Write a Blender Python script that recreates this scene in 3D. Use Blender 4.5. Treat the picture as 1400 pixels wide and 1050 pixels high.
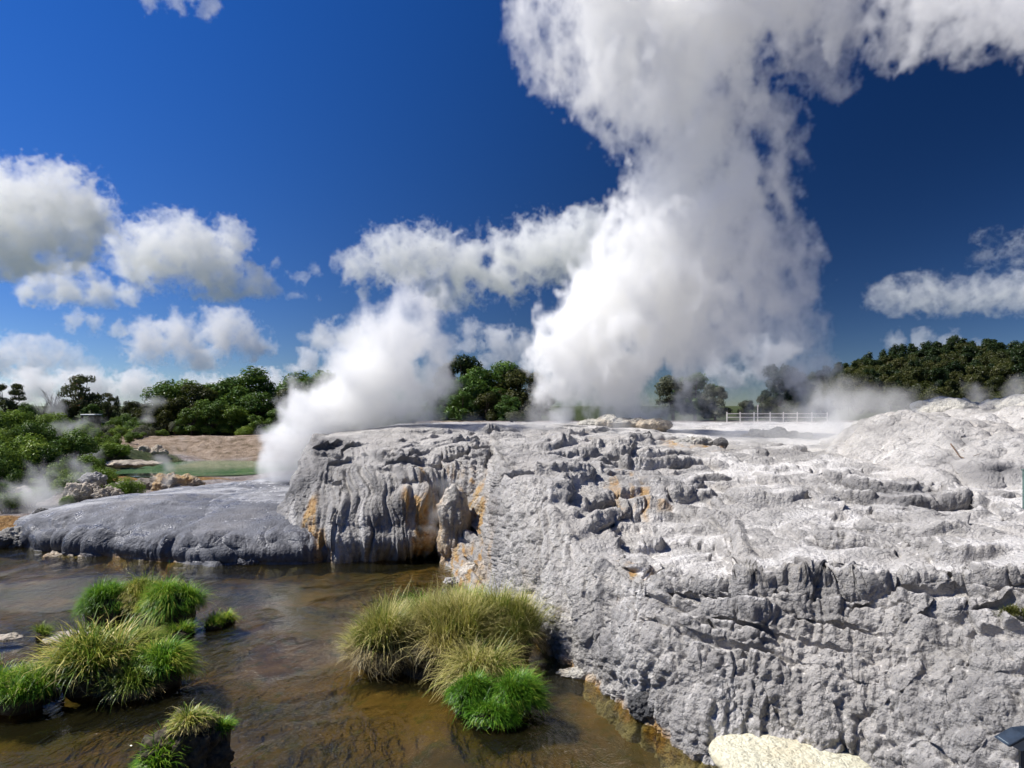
import bpy, bmesh, math, time
import numpy as np
from mathutils import Vector, Matrix

T0 = time.time()
np.seterr(over='ignore')
scene = bpy.context.scene
COL = scene.collection
for ob in list(bpy.data.objects):
    bpy.data.objects.remove(ob)

# ------------------------------------------------------------------ camera
CAM_Z, FPX, HOR = 7.0, 912.0, 555.0        # eye height over the stream, focal length and horizon row in photo pixels
cam = bpy.data.cameras.new("camera")
camera = bpy.data.objects.new("camera", cam)
COL.objects.link(camera)
scene.camera = camera
camera.location = (0, 0, CAM_Z)
camera.rotation_euler = (math.pi / 2, 0, 0)
cam.sensor_width = 36.0
cam.lens = FPX / 1400 * 36
cam.shift_y = (HOR - 525) / 1400
cam.clip_start = 0.1
cam.clip_end = 80000

# ------------------------------------------------------------------ sky and sun
SUN_EL, SUN_AZ = math.radians(52), math.radians(-80)     # azimuth from +Y, negative = to the left
world = bpy.data.worlds.new("World")
scene.world = world
world.use_nodes = True
wn = world.node_tree
sky = wn.nodes.new("ShaderNodeTexSky")
sky.sky_type = 'NISHITA'
sky.sun_disc = False
sky.sun_elevation = SUN_EL
sky.sun_rotation = SUN_AZ
sky.altitude = 1500
sky.air_density = 0.75
sky.dust_density = 0.0
sky.ozone_density = 3.0
SUN_DIR = Vector((math.sin(SUN_AZ) * math.cos(SUN_EL), math.cos(SUN_AZ) * math.cos(SUN_EL), math.sin(SUN_EL)))
hs = wn.nodes.new("ShaderNodeHueSaturation")
hs.inputs["Saturation"].default_value = 1.32
hs.inputs["Hue"].default_value = 0.515
hs.inputs["Value"].default_value = 0.86
wn.links.new(sky.outputs[0], hs.inputs["Color"])
# the photograph was taken through a polarising filter: skylight is polarised most at a right angle to the sun
def wmath(op, a, b):
    nd = wn.nodes.new("ShaderNodeMath"); nd.operation = op
    for i, v in enumerate((a, b)):
        if isinstance(v, float): nd.inputs[i].default_value = v
        else: wn.links.new(v, nd.inputs[i])
    return nd.outputs[0]
tcw = wn.nodes.new("ShaderNodeTexCoord")
dt = wn.nodes.new("ShaderNodeVectorMath"); dt.operation = 'DOT_PRODUCT'
wn.links.new(tcw.outputs["Generated"], dt.inputs[0]); dt.inputs[1].default_value = SUN_DIR
c2 = wmath('MULTIPLY', dt.outputs["Value"], dt.outputs["Value"])
pol = wmath('DIVIDE', wmath('SUBTRACT', 1.0, c2), wmath('ADD', c2, 1.0))
fac = wmath('SUBTRACT', 1.0, wmath('MULTIPLY', pol, 0.80))
vm = wn.nodes.new("ShaderNodeVectorMath"); vm.operation = 'SCALE'
wn.links.new(hs.outputs[0], vm.inputs[0]); wn.links.new(fac, vm.inputs[3])
wn.links.new(vm.outputs[0], wn.nodes["Background"].inputs[0])
wn.nodes["Background"].inputs[1].default_value = 0.15
sl = bpy.data.lights.new("sun", 'SUN')
sl.energy = 5.0
sl.angle = math.radians(0.5)
sl.color = (1.0, 0.965, 0.91)
sun = bpy.data.objects.new("sun", sl)
COL.objects.link(sun)
sun.rotation_euler = (-SUN_DIR).to_track_quat('-Z', 'Y').to_euler()

vs = scene.view_settings
vs.view_transform = 'Standard'
vs.look = 'None'
vs.exposure = 0.42
vs.gamma = 1.0
cy = scene.cycles
cy.use_denoising = True
cy.use_adaptive_sampling = True
cy.adaptive_threshold = 0.03
cy.max_bounces = 32
cy.diffuse_bounces = 3
cy.glossy_bounces = 3
cy.transmission_bounces = 4
cy.transparent_max_bounces = 12
cy.volume_bounces = 28
cy.volume_step_rate = 3.0
cy.volume_max_steps = 256
cy.caustics_reflective = False
cy.caustics_refractive = False

# ------------------------------------------------------------------ helpers
def at(px, Y):
    """X of a photo column at distance Y"""
    return (px - 700.0) / FPX * Y

def zat(py, Y):
    """height of a photo row at distance Y"""
    return CAM_Z - (py - HOR) / FPX * Y

def ground_pt(px, py, z=0.0):
    Y = (CAM_Z - z) * FPX / (py - HOR)
    return at(px, Y), Y

def ss(a, b, x):
    t = np.clip((x - a) / (b - a), 0, 1)
    return t * t * (3 - 2 * t)

_PERM = np.random.default_rng(7).random(1 << 16).astype(np.float32)
_G = np.random.default_rng(3).standard_normal((1 << 16, 3)).astype(np.float32)
_G /= np.linalg.norm(_G, axis=1, keepdims=True)
def perlin(x, y, z, seed=0):
    x = np.asarray(x, np.float32); y = np.asarray(y, np.float32) + 0 * x; z = np.asarray(z, np.float32) + 0 * x
    sh = x.shape
    x, y, z = x.ravel(), y.ravel(), z.ravel()
    out = np.empty(len(x), np.float32)
    for a in range(0, len(x), 65536):            # in blocks that stay in the cache
        out[a:a + 65536] = _perlin(x[a:a + 65536], y[a:a + 65536], z[a:a + 65536], seed)
    return out.reshape(sh)

_GX, _GY, _GZ = (np.ascontiguousarray(_G[:, k]) for k in range(3))
def _perlin(x, y, z, seed):
    fx, fy, fz = np.floor(x), np.floor(y), np.floor(z)
    u, v, w = x - fx, y - fy, z - fz
    hx = fx.astype(np.int32) * np.int32(73856093); hy = fy.astype(np.int32) * np.int32(19349663); hz = fz.astype(np.int32) * np.int32(83492791)
    hx = (hx, hx + np.int32(73856093)); hy = (hy, hy + np.int32(19349663)); hz = (hz, hz + np.int32(83492791))
    s0 = np.int32((seed * 2654435) & 0x7FFFFFFF)
    su, sv, sw = (t * t * t * (t * (t * 6 - 15) + 10) for t in (u, v, w))
    wx, wy, wz = (1 - su, su), (1 - sv, sv), (1 - sw, sw)
    out = 0
    for dx in (0, 1):
        for dy in (0, 1):
            hxy = hx[dx] ^ hy[dy] ^ s0; wxy = wx[dx] * wy[dy]
            for dz in (0, 1):
                k = hxy ^ hz[dz]
                k = (k ^ (k >> 13)) * np.int32(1274126177)
                k = (k ^ (k >> 16)) & 0xFFFF
                out = out + wxy * wz[dz] * (_GX[k] * (u - dx) + _GY[k] * (v - dy) + _GZ[k] * (w - dz))
    return out * 1.5

def fbm(x, y, z, octaves=4, seed=0, gain=0.5):
    s, a, f = 0, 1.0, 1.0
    for o in range(octaves):
        s = s + a * perlin(x * f, y * f, z * f, seed + o)
        a *= gain; f *= 2.03
    return s

def worley(x, y, z, seed=0):
    x = np.asarray(x, np.float32); y = np.asarray(y, np.float32) + 0 * x; z = np.asarray(z, np.float32) + 0 * x
    sh = x.shape
    x, y, z = x.ravel(), y.ravel(), z.ravel()
    out = np.empty(len(x), np.float32)
    for a in range(0, len(x), 65536):
        out[a:a + 65536] = _worley(x[a:a + 65536], y[a:a + 65536], z[a:a + 65536], seed)
    return out.reshape(sh)

def _worley(x, y, z, seed):
    fx, fy, fz = np.floor(x), np.floor(y), np.floor(z)
    ix, iy, iz = (t.astype(np.int32) for t in (fx, fy, fz))
    u, v, w = x - fx, y - fy, z - fz
    s0 = np.int32((seed * 2654435) & 0x7FFFFFFF)
    best = np.full(x.shape, 9.0, np.float32)
    for dx in (-1, 0, 1):
        hx = (ix + np.int32(dx)) * np.int32(73856093)
        for dy in (-1, 0, 1):
            hxy = hx ^ ((iy + np.int32(dy)) * np.int32(19349663)) ^ s0
            for dz in (-1, 0, 1):
                k = hxy ^ ((iz + np.int32(dz)) * np.int32(83492791))
                k = (k ^ (k >> 13)) * np.int32(1274126177)
                h = (k ^ (k >> 16)) & 0xFFFF
                d = (dx + _PERM[h] - u) ** 2 + (dy + _PERM[(h * 7 + 13) & 0xFFFF] - v) ** 2 + (dz + _PERM[(h * 31 + 101) & 0xFFFF] - w) ** 2
                np.minimum(best, d, out=best)
    return np.sqrt(best)

def catmull(knots, vals, t):
    """smooth interpolation of vals (axis 0) at t"""
    knots = np.asarray(knots, float); vals = np.asarray(vals, float)
    n = len(knots)
    m = np.zeros_like(vals)
    for i in range(n):
        a, b = max(i - 1, 0), min(i + 1, n - 1)
        m[i] = (vals[b] - vals[a]) / (knots[b] - knots[a]) * (0.85 if 0 < i < n - 1 else 1)
    k = np.clip(np.searchsorted(knots, t, side='right') - 1, 0, n - 2)
    h = knots[k + 1] - knots[k]
    s = (np.asarray(t) - knots[k]) / h
    sh = (-1,) + (1,) * (vals.ndim - 1)
    s = s.reshape(sh); h = h.reshape(sh)
    s2, s3 = s * s, s * s * s
    return (2*s3 - 3*s2 + 1) * vals[k] + (s3 - 2*s2 + s) * h * m[k] + (-2*s3 + 3*s2) * vals[k+1] + (s3 - s2) * h * m[k+1]

def mesh_np(name, verts, faces, smooth=True):
    """faces: (n,3) or (n,4) int array"""
    me = bpy.data.meshes.new(name)
    verts = np.asarray(verts, np.float32); faces = np.asarray(faces, np.int32)
    k = faces.shape[1]
    me.vertices.add(len(verts)); me.vertices.foreach_set("co", verts.ravel())
    me.loops.add(faces.size); me.loops.foreach_set("vertex_index", faces.ravel())
    me.polygons.add(len(faces))
    me.polygons.foreach_set("loop_start", np.arange(len(faces), dtype=np.int32) * k)
    me.update(calc_edges=True)
    if smooth:
        me.polygons.foreach_set("use_smooth", np.ones(len(faces), bool))
    return me

def set_color(me, rgb, name="mask"):
    a = me.color_attributes.new(name, 'FLOAT_COLOR', 'POINT')
    c = np.ones((len(me.vertices), 4), np.float32); c[:, :3] = rgb
    a.data.foreach_set("color", c.ravel())

def grid_faces(nr, nc):
    i = np.arange(nr * nc).reshape(nr, nc)
    return np.stack([i[:-1, :-1], i[:-1, 1:], i[1:, 1:], i[1:, :-1]], -1).reshape(-1, 4)

def link(name, me, mat=None, parent=None, loc=None, rot=None):
    o = bpy.data.objects.new(name, me)
    COL.objects.link(o)
    if mat is not None and me is not None:
        if len(me.materials) == 0:
            me.materials.append(mat)
    if parent is not None:
        o.parent = parent
    if loc is not None: o.location = loc
    if rot is not None: o.rotation_euler = rot
    return o

def tag(o, label=None, cat=None, group=None, kind=None):
    for k, v in (("label", label), ("category", cat), ("group", group), ("kind", kind)):
        if v: o[k] = v
    return o

def empty(name, loc, label, cat, group=None, rz=0.0):
    o = link(name, None, loc=loc, rot=(0, 0, rz))
    return tag(o, label, cat, group)

def copy_tree(o, parent=None):
    c = o.copy(); COL.objects.link(c)
    if parent is not None: c.parent = parent
    for ch in list(o.children):
        copy_tree(ch, c)
    return c

# ------------------------------------------------------------------ materials
class NT:
    def __init__(self, name):
        self.m = bpy.data.materials.new(name); self.m.use_nodes = True
        self.t = self.m.node_tree; self.t.nodes.clear()
        self.out = self.n('ShaderNodeOutputMaterial')
    def n(self, kind, **kw):
        nd = self.t.nodes.new(kind)
        for k, v in kw.items(): setattr(nd, k, v)
        return nd
    def l(self, a, b): self.t.links.new(a, b)
    def set(self, sock, v):
        if hasattr(v, 'links') or isinstance(v, bpy.types.NodeSocket): self.l(v, sock)
        elif isinstance(v, (tuple, list)) and len(v) == 3 and sock.type == 'RGBA': sock.default_value = (*v, 1)
        else: sock.default_value = v
    def math(self, op, a, b=0.0, c=None):
        nd = self.n('ShaderNodeMath', operation=op)
        self.set(nd.inputs[0], a); self.set(nd.inputs[1], b)
        if c is not None: self.set(nd.inputs[2], c)
        return nd.outputs[0]
    def mix(self, f, a, b, blend='MIX'):
        nd = self.n('ShaderNodeMix', data_type='RGBA', blend_type=blend)
        self.set(nd.inputs[0], f); self.set(nd.inputs[6], a); self.set(nd.inputs[7], b)
        return nd.outputs[2]
    def coord(self, scale=(1, 1, 1), which='Position'):
        if which == 'Position':
            src = self.n('ShaderNodeNewGeometry').outputs['Position']
        else:
            src = self.n('ShaderNodeTexCoord').outputs[which]
        mp = self.n('ShaderNodeMapping'); mp.inputs['Scale'].default_value = scale
        self.l(src, mp.inputs[0]); return mp.outputs[0]
    def noise(self, vec, scale, detail=6, rough=0.55, dist=0.0):
        nd = self.n('ShaderNodeTexNoise'); self.l(vec, nd.inputs['Vector'])
        nd.inputs['Scale'].default_value = scale; nd.inputs['Detail'].default_value = detail
        nd.inputs['Roughness'].default_value = rough; nd.inputs['Distortion'].default_value = dist
        return nd.outputs['Fac']
    def voronoi(self, vec, scale, feature='F1'):
        nd = self.n('ShaderNodeTexVoronoi', feature=feature); self.l(vec, nd.inputs['Vector'])
        nd.inputs['Scale'].default_value = scale
        return nd.outputs['Distance']
    def ramp(self, f, stops):
        nd = self.n('ShaderNodeValToRGB'); self.l(f, nd.inputs[0])
        e = nd.color_ramp.elements
        while len(e) < len(stops): e.new(0.5)
        for el, (p, c) in zip(e, stops):
            el.position = p; el.color = (*c, 1) if len(c) == 3 else c
        return nd.outputs[0]
    def step(self, f, a, b):
        nd = self.n('ShaderNodeMapRange', interpolation_type='SMOOTHSTEP'); self.l(f, nd.inputs[0])
        nd.inputs[1].default_value = a; nd.inputs[2].default_value = b
        return nd.outputs[0]
    def mask(self, name="mask"):
        a = self.n('ShaderNodeAttribute', attribute_name=name)
        s = self.n('ShaderNodeSeparateColor'); self.l(a.outputs['Color'], s.inputs[0])
        return s.outputs
    def bump(self, h, dist, strength=1.0, normal=None):
        b = self.n('ShaderNodeBump'); self.l(h, b.inputs['Height'])
        b.inputs['Distance'].default_value = dist; b.inputs['Strength'].default_value = strength
        if normal is not None: self.l(normal, b.inputs['Normal'])
        return b.outputs[0]
    def principled(self, color, rough=0.6, normal=None, spec=0.5, **kw):
        p = self.n('ShaderNodeBsdfPrincipled')
        self.set(p.inputs['Base Color'], color); self.set(p.inputs['Roughness'], rough)
        self.set(p.inputs['Specular IOR Level'], spec)
        if normal is not None: self.l(normal, p.inputs['Normal'])
        for k, v in kw.items(): self.set(p.inputs[k], v)
        self.l(p.outputs[0], self.out.inputs['Surface'])
        return p

def mat_sinter(name, dark, light, white, fine=1.0, wet=0.42, streak=1.0, relief=0.075):
    """silica sinter: mask = (white flow, ochre stain, dark rock)"""
    t = NT(name); P = t.coord(); mk = t.mask()
    n1 = t.noise(P, 0.55, 7, 0.62); n2 = t.noise(P, 3.1, 6, 0.65); n3 = t.noise(P, 14.0, 6, 0.7)
    base = t.mix(t.step(t.math('ADD', t.math('MULTIPLY', n1, 0.6), t.math('MULTIPLY', n2, 0.4)), 0.36, 0.64), dark, light)
    warm = t.noise(P, 0.23, 4, 0.5)
    base = t.mix(t.math('MULTIPLY', t.step(warm, 0.5, 0.72), 0.4), base, t.mix(0.5, light, (0.46, 0.40, 0.33)))
    flow = t.math('MULTIPLY', mk[0], t.math('ADD', t.math('MULTIPLY', n2, 1.0), 0.45))
    base = t.mix(t.step(flow, 0.10, 0.80), base, white)
    base = t.mix(t.math('MULTIPLY', mk[2], t.math('ADD', 0.30, t.math('MULTIPLY', n2, 0.9))), base, (0.055, 0.056, 0.062))
    base = t.mix(t.math('MULTIPLY', t.step(n3, 0.56, 0.36), 0.42), base, t.mix(0.35, dark, (0.10, 0.095, 0.095)))
    base = t.mix(t.math('MULTIPLY', t.step(n3, 0.58, 0.72), 0.22), base, t.mix(0.6, light, white))
    ochre = t.ramp(n2, [(0.25, (0.58, 0.45, 0.28)), (0.45, (0.50, 0.31, 0.10)), (0.6, (0.38, 0.19, 0.035)), (0.75, (0.16, 0.10, 0.03))])
    sm = t.math('MULTIPLY', mk[1], t.math('SUBTRACT', t.math('ADD', t.math('MULTIPLY', n1, 1.1), t.math('ADD', t.math('MULTIPLY', n2, 1.1), t.math('MULTIPLY', n3, 0.6))), 0.72))
    base = t.mix(t.math('MULTIPLY', t.step(sm, 0.12, 0.85), 0.85), base, ochre)
    v = t.voronoi(P, 8.0 * fine); v2 = t.voronoi(P, 23.0 * fine)
    Pz = t.coord((1, 1, 0.16)); fl = t.noise(Pz, 7.0, 4, 0.6)
    h = t.math('ADD', t.math('MULTIPLY', v, -1.0), t.math('MULTIPLY', v2, -0.45))
    h = t.math('ADD', h, t.math('MULTIPLY', n3, 1.2)); h = t.math('ADD', h, t.math('MULTIPLY', fl, 0.9 * streak))
    nb = t.bump(h, relief, 0.85)
    rough = t.math('SUBTRACT', 0.80, t.math('MULTIPLY', t.step(t.noise(P, 1.3, 4, 0.6), 0.45, 0.65), wet))
    t.principled(base, rough, nb, 0.4)
    return t.m

M_TERRACE = mat_sinter("sinter_grey", (0.32, 0.303, 0.282), (0.58, 0.548, 0.508), (0.76, 0.725, 0.68))
M_APRON = mat_sinter("sinter_blue_grey", (0.075, 0.079, 0.092), (0.145, 0.15, 0.168), (0.42, 0.42, 0.43), fine=1.3, wet=0.6, streak=1.0, relief=0.028)
M_WHITE = mat_sinter("sinter_white", (0.36, 0.34, 0.315), (0.56, 0.53, 0.495), (0.72, 0.69, 0.645), fine=0.7, wet=0.2)
M_CREAM = mat_sinter("sinter_cream", (0.52, 0.45, 0.26), (0.74, 0.68, 0.41), (0.84, 0.80, 0.60), fine=0.8, wet=0.3)
M_CAP = mat_sinter("sinter_pale", (0.44, 0.415, 0.36), (0.64, 0.61, 0.53), (0.78, 0.755, 0.69), fine=0.8, wet=0.3)
M_OCHRE = mat_sinter("sinter_ochre", (0.40, 0.34, 0.27), (0.62, 0.53, 0.40), (0.74, 0.70, 0.62), wet=0.45)
M_DARKROCK = mat_sinter("rock_dark", (0.05, 0.05, 0.052), (0.15, 0.148, 0.145), (0.4, 0.38, 0.34), wet=0.5)

def mat_ground():
    t = NT("geothermal_soil"); P = t.coord(); mk = t.mask()
    n1 = t.noise(P, 0.11, 8, 0.6); n2 = t.noise(P, 0.9, 7, 0.65); n3 = t.noise(P, 6.0, 5, 0.6)
    soil = t.ramp(n2, [(0.25, (0.15, 0.11, 0.095)), (0.45, (0.30, 0.25, 0.23)), (0.6, (0.42, 0.38, 0.36)), (0.75, (0.5, 0.47, 0.44))])
    tan = t.ramp(t.math('ADD', t.math('MULTIPLY', n2, 0.6), t.math('MULTIPLY', t.noise(P, 0.35, 8, 0.7), 0.4)), [(0.34, (0.10, 0.09, 0.045)), (0.44, (0.26, 0.19, 0.125)), (0.54, (0.42, 0.32, 0.235)), (0.68, (0.54, 0.44, 0.35))])
    green = t.ramp(n2, [(0.3, (0.030, 0.045, 0.014)), (0.5, (0.055, 0.075, 0.024)), (0.7, (0.10, 0.10, 0.045))])
    c = t.mix(t.step(t.math('ADD', mk[0], t.math('SUBTRACT', n3, 0.5)), 0.3, 0.7), soil, green)
    c = t.mix(t.step(t.math('ADD', mk[1], t.math('MULTIPLY', t.math('SUBTRACT', n3, 0.5), 0.6)), 0.3, 0.7), c, tan)
    och = t.ramp(n3, [(0.3, (0.10, 0.055, 0.02)), (0.5, (0.30, 0.16, 0.05)), (0.7, (0.45, 0.30, 0.13))])
    c = t.mix(t.step(t.math('ADD', mk[2], t.math('MULTIPLY', t.math('SUBTRACT', n2, 0.5), 0.8)), 0.35, 0.65), c, och)
    t.principled(c, 0.9, t.bump(t.math('ADD', n3, t.math('MULTIPLY', n2, 3.0)), 0.35, 1.0), 0.2)
    return t.m
M_GROUND = mat_ground()

def mat_bed():
    t = NT("stream_bed"); P = t.coord()
    n1 = t.noise(P, 0.35, 6, 0.6, 0.6); n2 = t.noise(P, 2.4, 6, 0.62); v = t.voronoi(P, 3.2)
    c = t.ramp(n1, [(0.30, (0.040, 0.044, 0.014)), (0.44, (0.095, 0.072, 0.024)), (0.56, (0.16, 0.10, 0.034)), (0.72, (0.27, 0.18, 0.085))])
    c = t.mix(t.math('MULTIPLY', t.step(n2, 0.50, 0.68), 0.7), c, (0.06, 0.075, 0.018))
    c = t.mix(t.math('MULTIPLY', t.step(v, 0.16, 0.05), 0.5), c, (0.34, 0.21, 0.09))
    t.principled(c, 0.8, t.bump(n2, 0.08), 0.2)
    return t.m
M_BED = mat_bed()

def mat_water(name, tint, ripple=1.0, deep=None, silt=0.35):
    t = NT(name)
    P = t.coord((1, 1, 1)); Ps = t.coord((1.0, 0.55, 1))
    a = t.noise(Ps, 2.1, 3, 0.5, 1.2); b = t.noise(Ps, 6.5, 3, 0.55, 0.9); c = t.noise(P, 19.0, 2, 0.5, 0.4)
    calm = t.step(t.noise(P, 0.22, 3, 0.5, 0.5), 0.42, 0.66)
    h = t.math('ADD', t.math('MULTIPLY', a, 1.0), t.math('MULTIPLY', b, 0.42))
    h = t.math('ADD', h, t.math('MULTIPLY', c, 0.12))
    h = t.math('MULTIPLY', h, t.math('ADD', 0.10, t.math('MULTIPLY', calm, 1.0)))
    nb = t.bump(h, 0.10 * ripple, 1.0)
    gl = t.n('ShaderNodeBsdfGlossy'); gl.inputs['Roughness'].default_value = 0.04; t.l(nb, gl.inputs['Normal'])
    gl.inputs['Color'].default_value = (1, 1, 1, 1)
    tr = t.n('ShaderNodeBsdfTransparent'); tr.inputs['Color'].default_value = (*tint, 1)
    fr = t.n('ShaderNodeFresnel'); fr.inputs['IOR'].default_value = 1.33; t.l(nb, fr.inputs['Normal'])
    body = tr.outputs[0]
    if deep is not None:      # suspended silt gives the water a body colour
        df = t.n('ShaderNodeBsdfDiffuse'); df.inputs['Color'].default_value = (*deep, 1)
        mx0 = t.n('ShaderNodeMixShader'); mx0.inputs[0].default_value = silt
        t.l(tr.outputs[0], mx0.inputs[1]); t.l(df.outputs[0], mx0.inputs[2]); body = mx0.outputs[0]
    mx = t.n('ShaderNodeMixShader'); t.l(fr.outputs[0], mx.inputs[0]); t.l(body, mx.inputs[1]); t.l(gl.outputs[0], mx.inputs[2])
    t.l(mx.outputs[0], t.out.inputs['Surface'])
    return t.m
M_WATER = mat_water("stream_water", (0.76, 0.71, 0.45), 1.7, (0.046, 0.042, 0.016), 0.18)
M_POOL = mat_water("pool_water", (0.5, 0.75, 0.55), 0.10, (0.13, 0.24, 0.12), 0.8)

def mat_leaf(name, ramp, trans=0.3, gloss=0.06, spread=0.25):
    """ramp over the per-leaf tint (mask red) shifted a little per object"""
    t = NT(name); mk = t.mask(); oi = t.n('ShaderNodeObjectInfo')
    f = t.math('ADD', mk[0], t.math('MULTIPLY', t.math('SUBTRACT', oi.outputs['Random'], 0.5), spread))
    c = t.ramp(f, ramp)
    d = t.n('ShaderNodeBsdfDiffuse'); t.l(c, d.inputs[0])
    tr = t.n('ShaderNodeBsdfTranslucent'); t.l(t.mix(0.5, c, (0.16, 0.20, 0.02)), tr.inputs[0])
    m1 = t.n('ShaderNodeMixShader'); m1.inputs[0].default_value = trans
    t.l(d.outputs[0], m1.inputs[1]); t.l(tr.outputs[0], m1.inputs[2])
    g = t.n('ShaderNodeBsdfGlossy'); g.inputs['Roughness'].default_value = 0.42
    m2 = t.n('ShaderNodeMixShader'); m2.inputs[0].default_value = gloss * 0.4
    t.l(m1.outputs[0], m2.inputs[1]); t.l(g.outputs[0], m2.inputs[2]); t.l(m2.outputs[0], t.out.inputs['Surface'])
    return t.m
M_GRASS = mat_leaf("grass_green", [(0.0, (0.046, 0.133, 0.008)), (0.5, (0.114, 0.304, 0.017)), (0.8, (0.298, 0.480, 0.041)), (1.0, (0.598, 0.589, 0.097))], 0.38, 0.08)
M_SEDGE = mat_leaf("grass_strap", [(0.0, (0.064, 0.129, 0.017)), (0.45, (0.184, 0.294, 0.035)), (0.75, (0.459, 0.449, 0.083)), (1.0, (0.800, 0.655, 0.221))], 0.35, 0.08)
M_DRY = mat_leaf("grass_dry", [(0.0, (0.06, 0.13, 0.015)), (0.3, (0.17, 0.24, 0.035)), (0.6, (0.44, 0.41, 0.11)), (1.0, (0.70, 0.60, 0.26))], 0.3, 0.06)
M_THATCH = mat_leaf("grass_thatch", [(0.0, (0.07, 0.06, 0.03)), (0.4, (0.22, 0.17, 0.075)), (0.75, (0.42, 0.33, 0.16)), (1.0, (0.55, 0.46, 0.24))], 0.2, 0.04)
M_TREE = mat_leaf("foliage_dark", [(0.0, (0.035, 0.077, 0.014)), (0.5, (0.074, 0.149, 0.026)), (1.0, (0.177, 0.271, 0.048))], 0.22, 0.05)
M_GUM = mat_leaf("foliage_gum", [(0.0, (0.033, 0.045, 0.018)), (0.5, (0.068, 0.083, 0.033)), (0.85, (0.128, 0.112, 0.053)), (1.0, (0.225, 0.083, 0.053))], 0.2, 0.05)
M_PINE = mat_leaf("foliage_pine", [(0.0, (0.010, 0.022, 0.009)), (0.5, (0.022, 0.041, 0.014)), (1.0, (0.054, 0.074, 0.024))], 0.15, 0.04)
M_OLIVE = mat_leaf("foliage_olive", [(0.0, (0.021, 0.030, 0.010)), (0.5, (0.056, 0.064, 0.018)), (1.0, (0.116, 0.103, 0.037))], 0.2, 0.04)
M_SHRUB = mat_leaf("foliage_shrub", [(0.0, (0.051, 0.103, 0.015)), (0.5, (0.130, 0.215, 0.030)), (1.0, (0.281, 0.360, 0.060))], 0.25, 0.05, 0.5)
M_LIME = mat_leaf("foliage_lime", [(0.0, (0.076, 0.137, 0.017)), (0.5, (0.168, 0.274, 0.035)), (1.0, (0.336, 0.402, 0.070))], 0.3, 0.05, 0.3)
M_GREYSHRUB = mat_leaf("foliage_greyish", [(0.0, (0.060, 0.066, 0.042)), (0.5, (0.120, 0.132, 0.084)), (1.0, (0.216, 0.204, 0.144))], 0.2, 0.04, 0.4)

def mat_plain(name, color, rough=0.6, var=0.3, scale=6.0, spec=0.4, bump=0.01):
    t = NT(name); P = t.coord(which='Object'); n = t.noise(P, scale, 6, 0.6)
    c = t.mix(t.step(n, 0.3, 0.7), tuple(x * (1 - var) for x in color), tuple(min(x * (1 + var), 0.95) for x in color))
    t.principled(c, rough, t.bump(n, bump), spec)
    return t.m
M_BARK = mat_plain("bark", (0.085, 0.065, 0.05), 0.9, 0.4, 3.0, 0.2, 0.05)
M_SOIL = mat_plain("wet_soil", (0.06, 0.046, 0.026), 0.75, 0.6, 5.0, 0.35, 0.08)
M_WOOD = mat_plain("dead_wood", (0.16, 0.11, 0.075), 0.85, 0.4, 12.0, 0.2, 0.01)
M_FENCE = mat_plain("fence_paint", (0.74, 0.68, 0.63), 0.6, 0.1, 4.0, 0.3, 0.003)
M_LAMP = mat_plain("lamp_housing_blue", (0.022, 0.035, 0.055), 0.35, 0.25, 9.0, 0.5, 0.002)
M_LAMPFACE = mat_plain("lamp_face_grey", (0.23, 0.27, 0.28), 0.4, 0.12, 7.0, 0.5, 0.002)
M_ROOF = mat_plain("shelter_roof", (0.62, 0.64, 0.66), 0.4, 0.1, 2.0, 0.5, 0.002)
M_POLE = mat_plain("pole_green", (0.10, 0.16, 0.14), 0.5, 0.2, 5.0, 0.4, 0.002)
M_MOSS = mat_leaf("moss_green", [(0.0, (0.03, 0.04, 0.01)), (0.6, (0.09, 0.10, 0.025)), (1.0, (0.16, 0.15, 0.05))], 0.2, 0.03)

# ------------------------------------------------------------------ terrain: the ground sheet
def ground_z(X, Y):
    X = np.asarray(X, float); Y = np.asarray(Y, float)
    n = fbm(X * 0.09, Y * 0.09, 0.3, 4, 11)
    n2 = fbm(X * 0.5, Y * 0.5, 0.7, 3, 21)
    shore = ss(31.8, 36.5, Y + n * 1.2 + 1.2 * ss(-24, -34, X))
    left = -1.3 + 2.15 * shore + 1.9 * ss(77, 90, Y + n * 3) + 0.12 * n2 * shore
    left = left + 2.8 * ss(-31, -50, X) * ss(37, 58, Y) * (1 + 0.3 * n) * ss(92, 66, Y)
    left = left - 0.9 * ss(0, 1, 1 - ((X + 31) / 11.0) ** 2 - ((Y - 67.5) / 11.5) ** 2) * 1.6      # the basin of the pool
    left = left + 0.5 * n * ss(84, 92, Y) * ss(140, 100, Y)
    right = -1.6 + 6.4 * ss(58, 80, Y)
    b = ss(-0.24, -0.13, X / np.maximum(Y, 5.0))
    z = left * (1 - b) + right * b
    far = ss(150, 420, Y)
    z = z + (21.0 * ss(130, 420, Y)) * ss(0.40, 0.66, X / np.maximum(Y, 5.0))
    z = z + 0.6 * n2 * ss(150, 300, Y)
    z = z + 0.10 * n2 * ss(33, 38, Y)
    z = np.where(Y < 30, -1.6, z)
    return z

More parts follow.
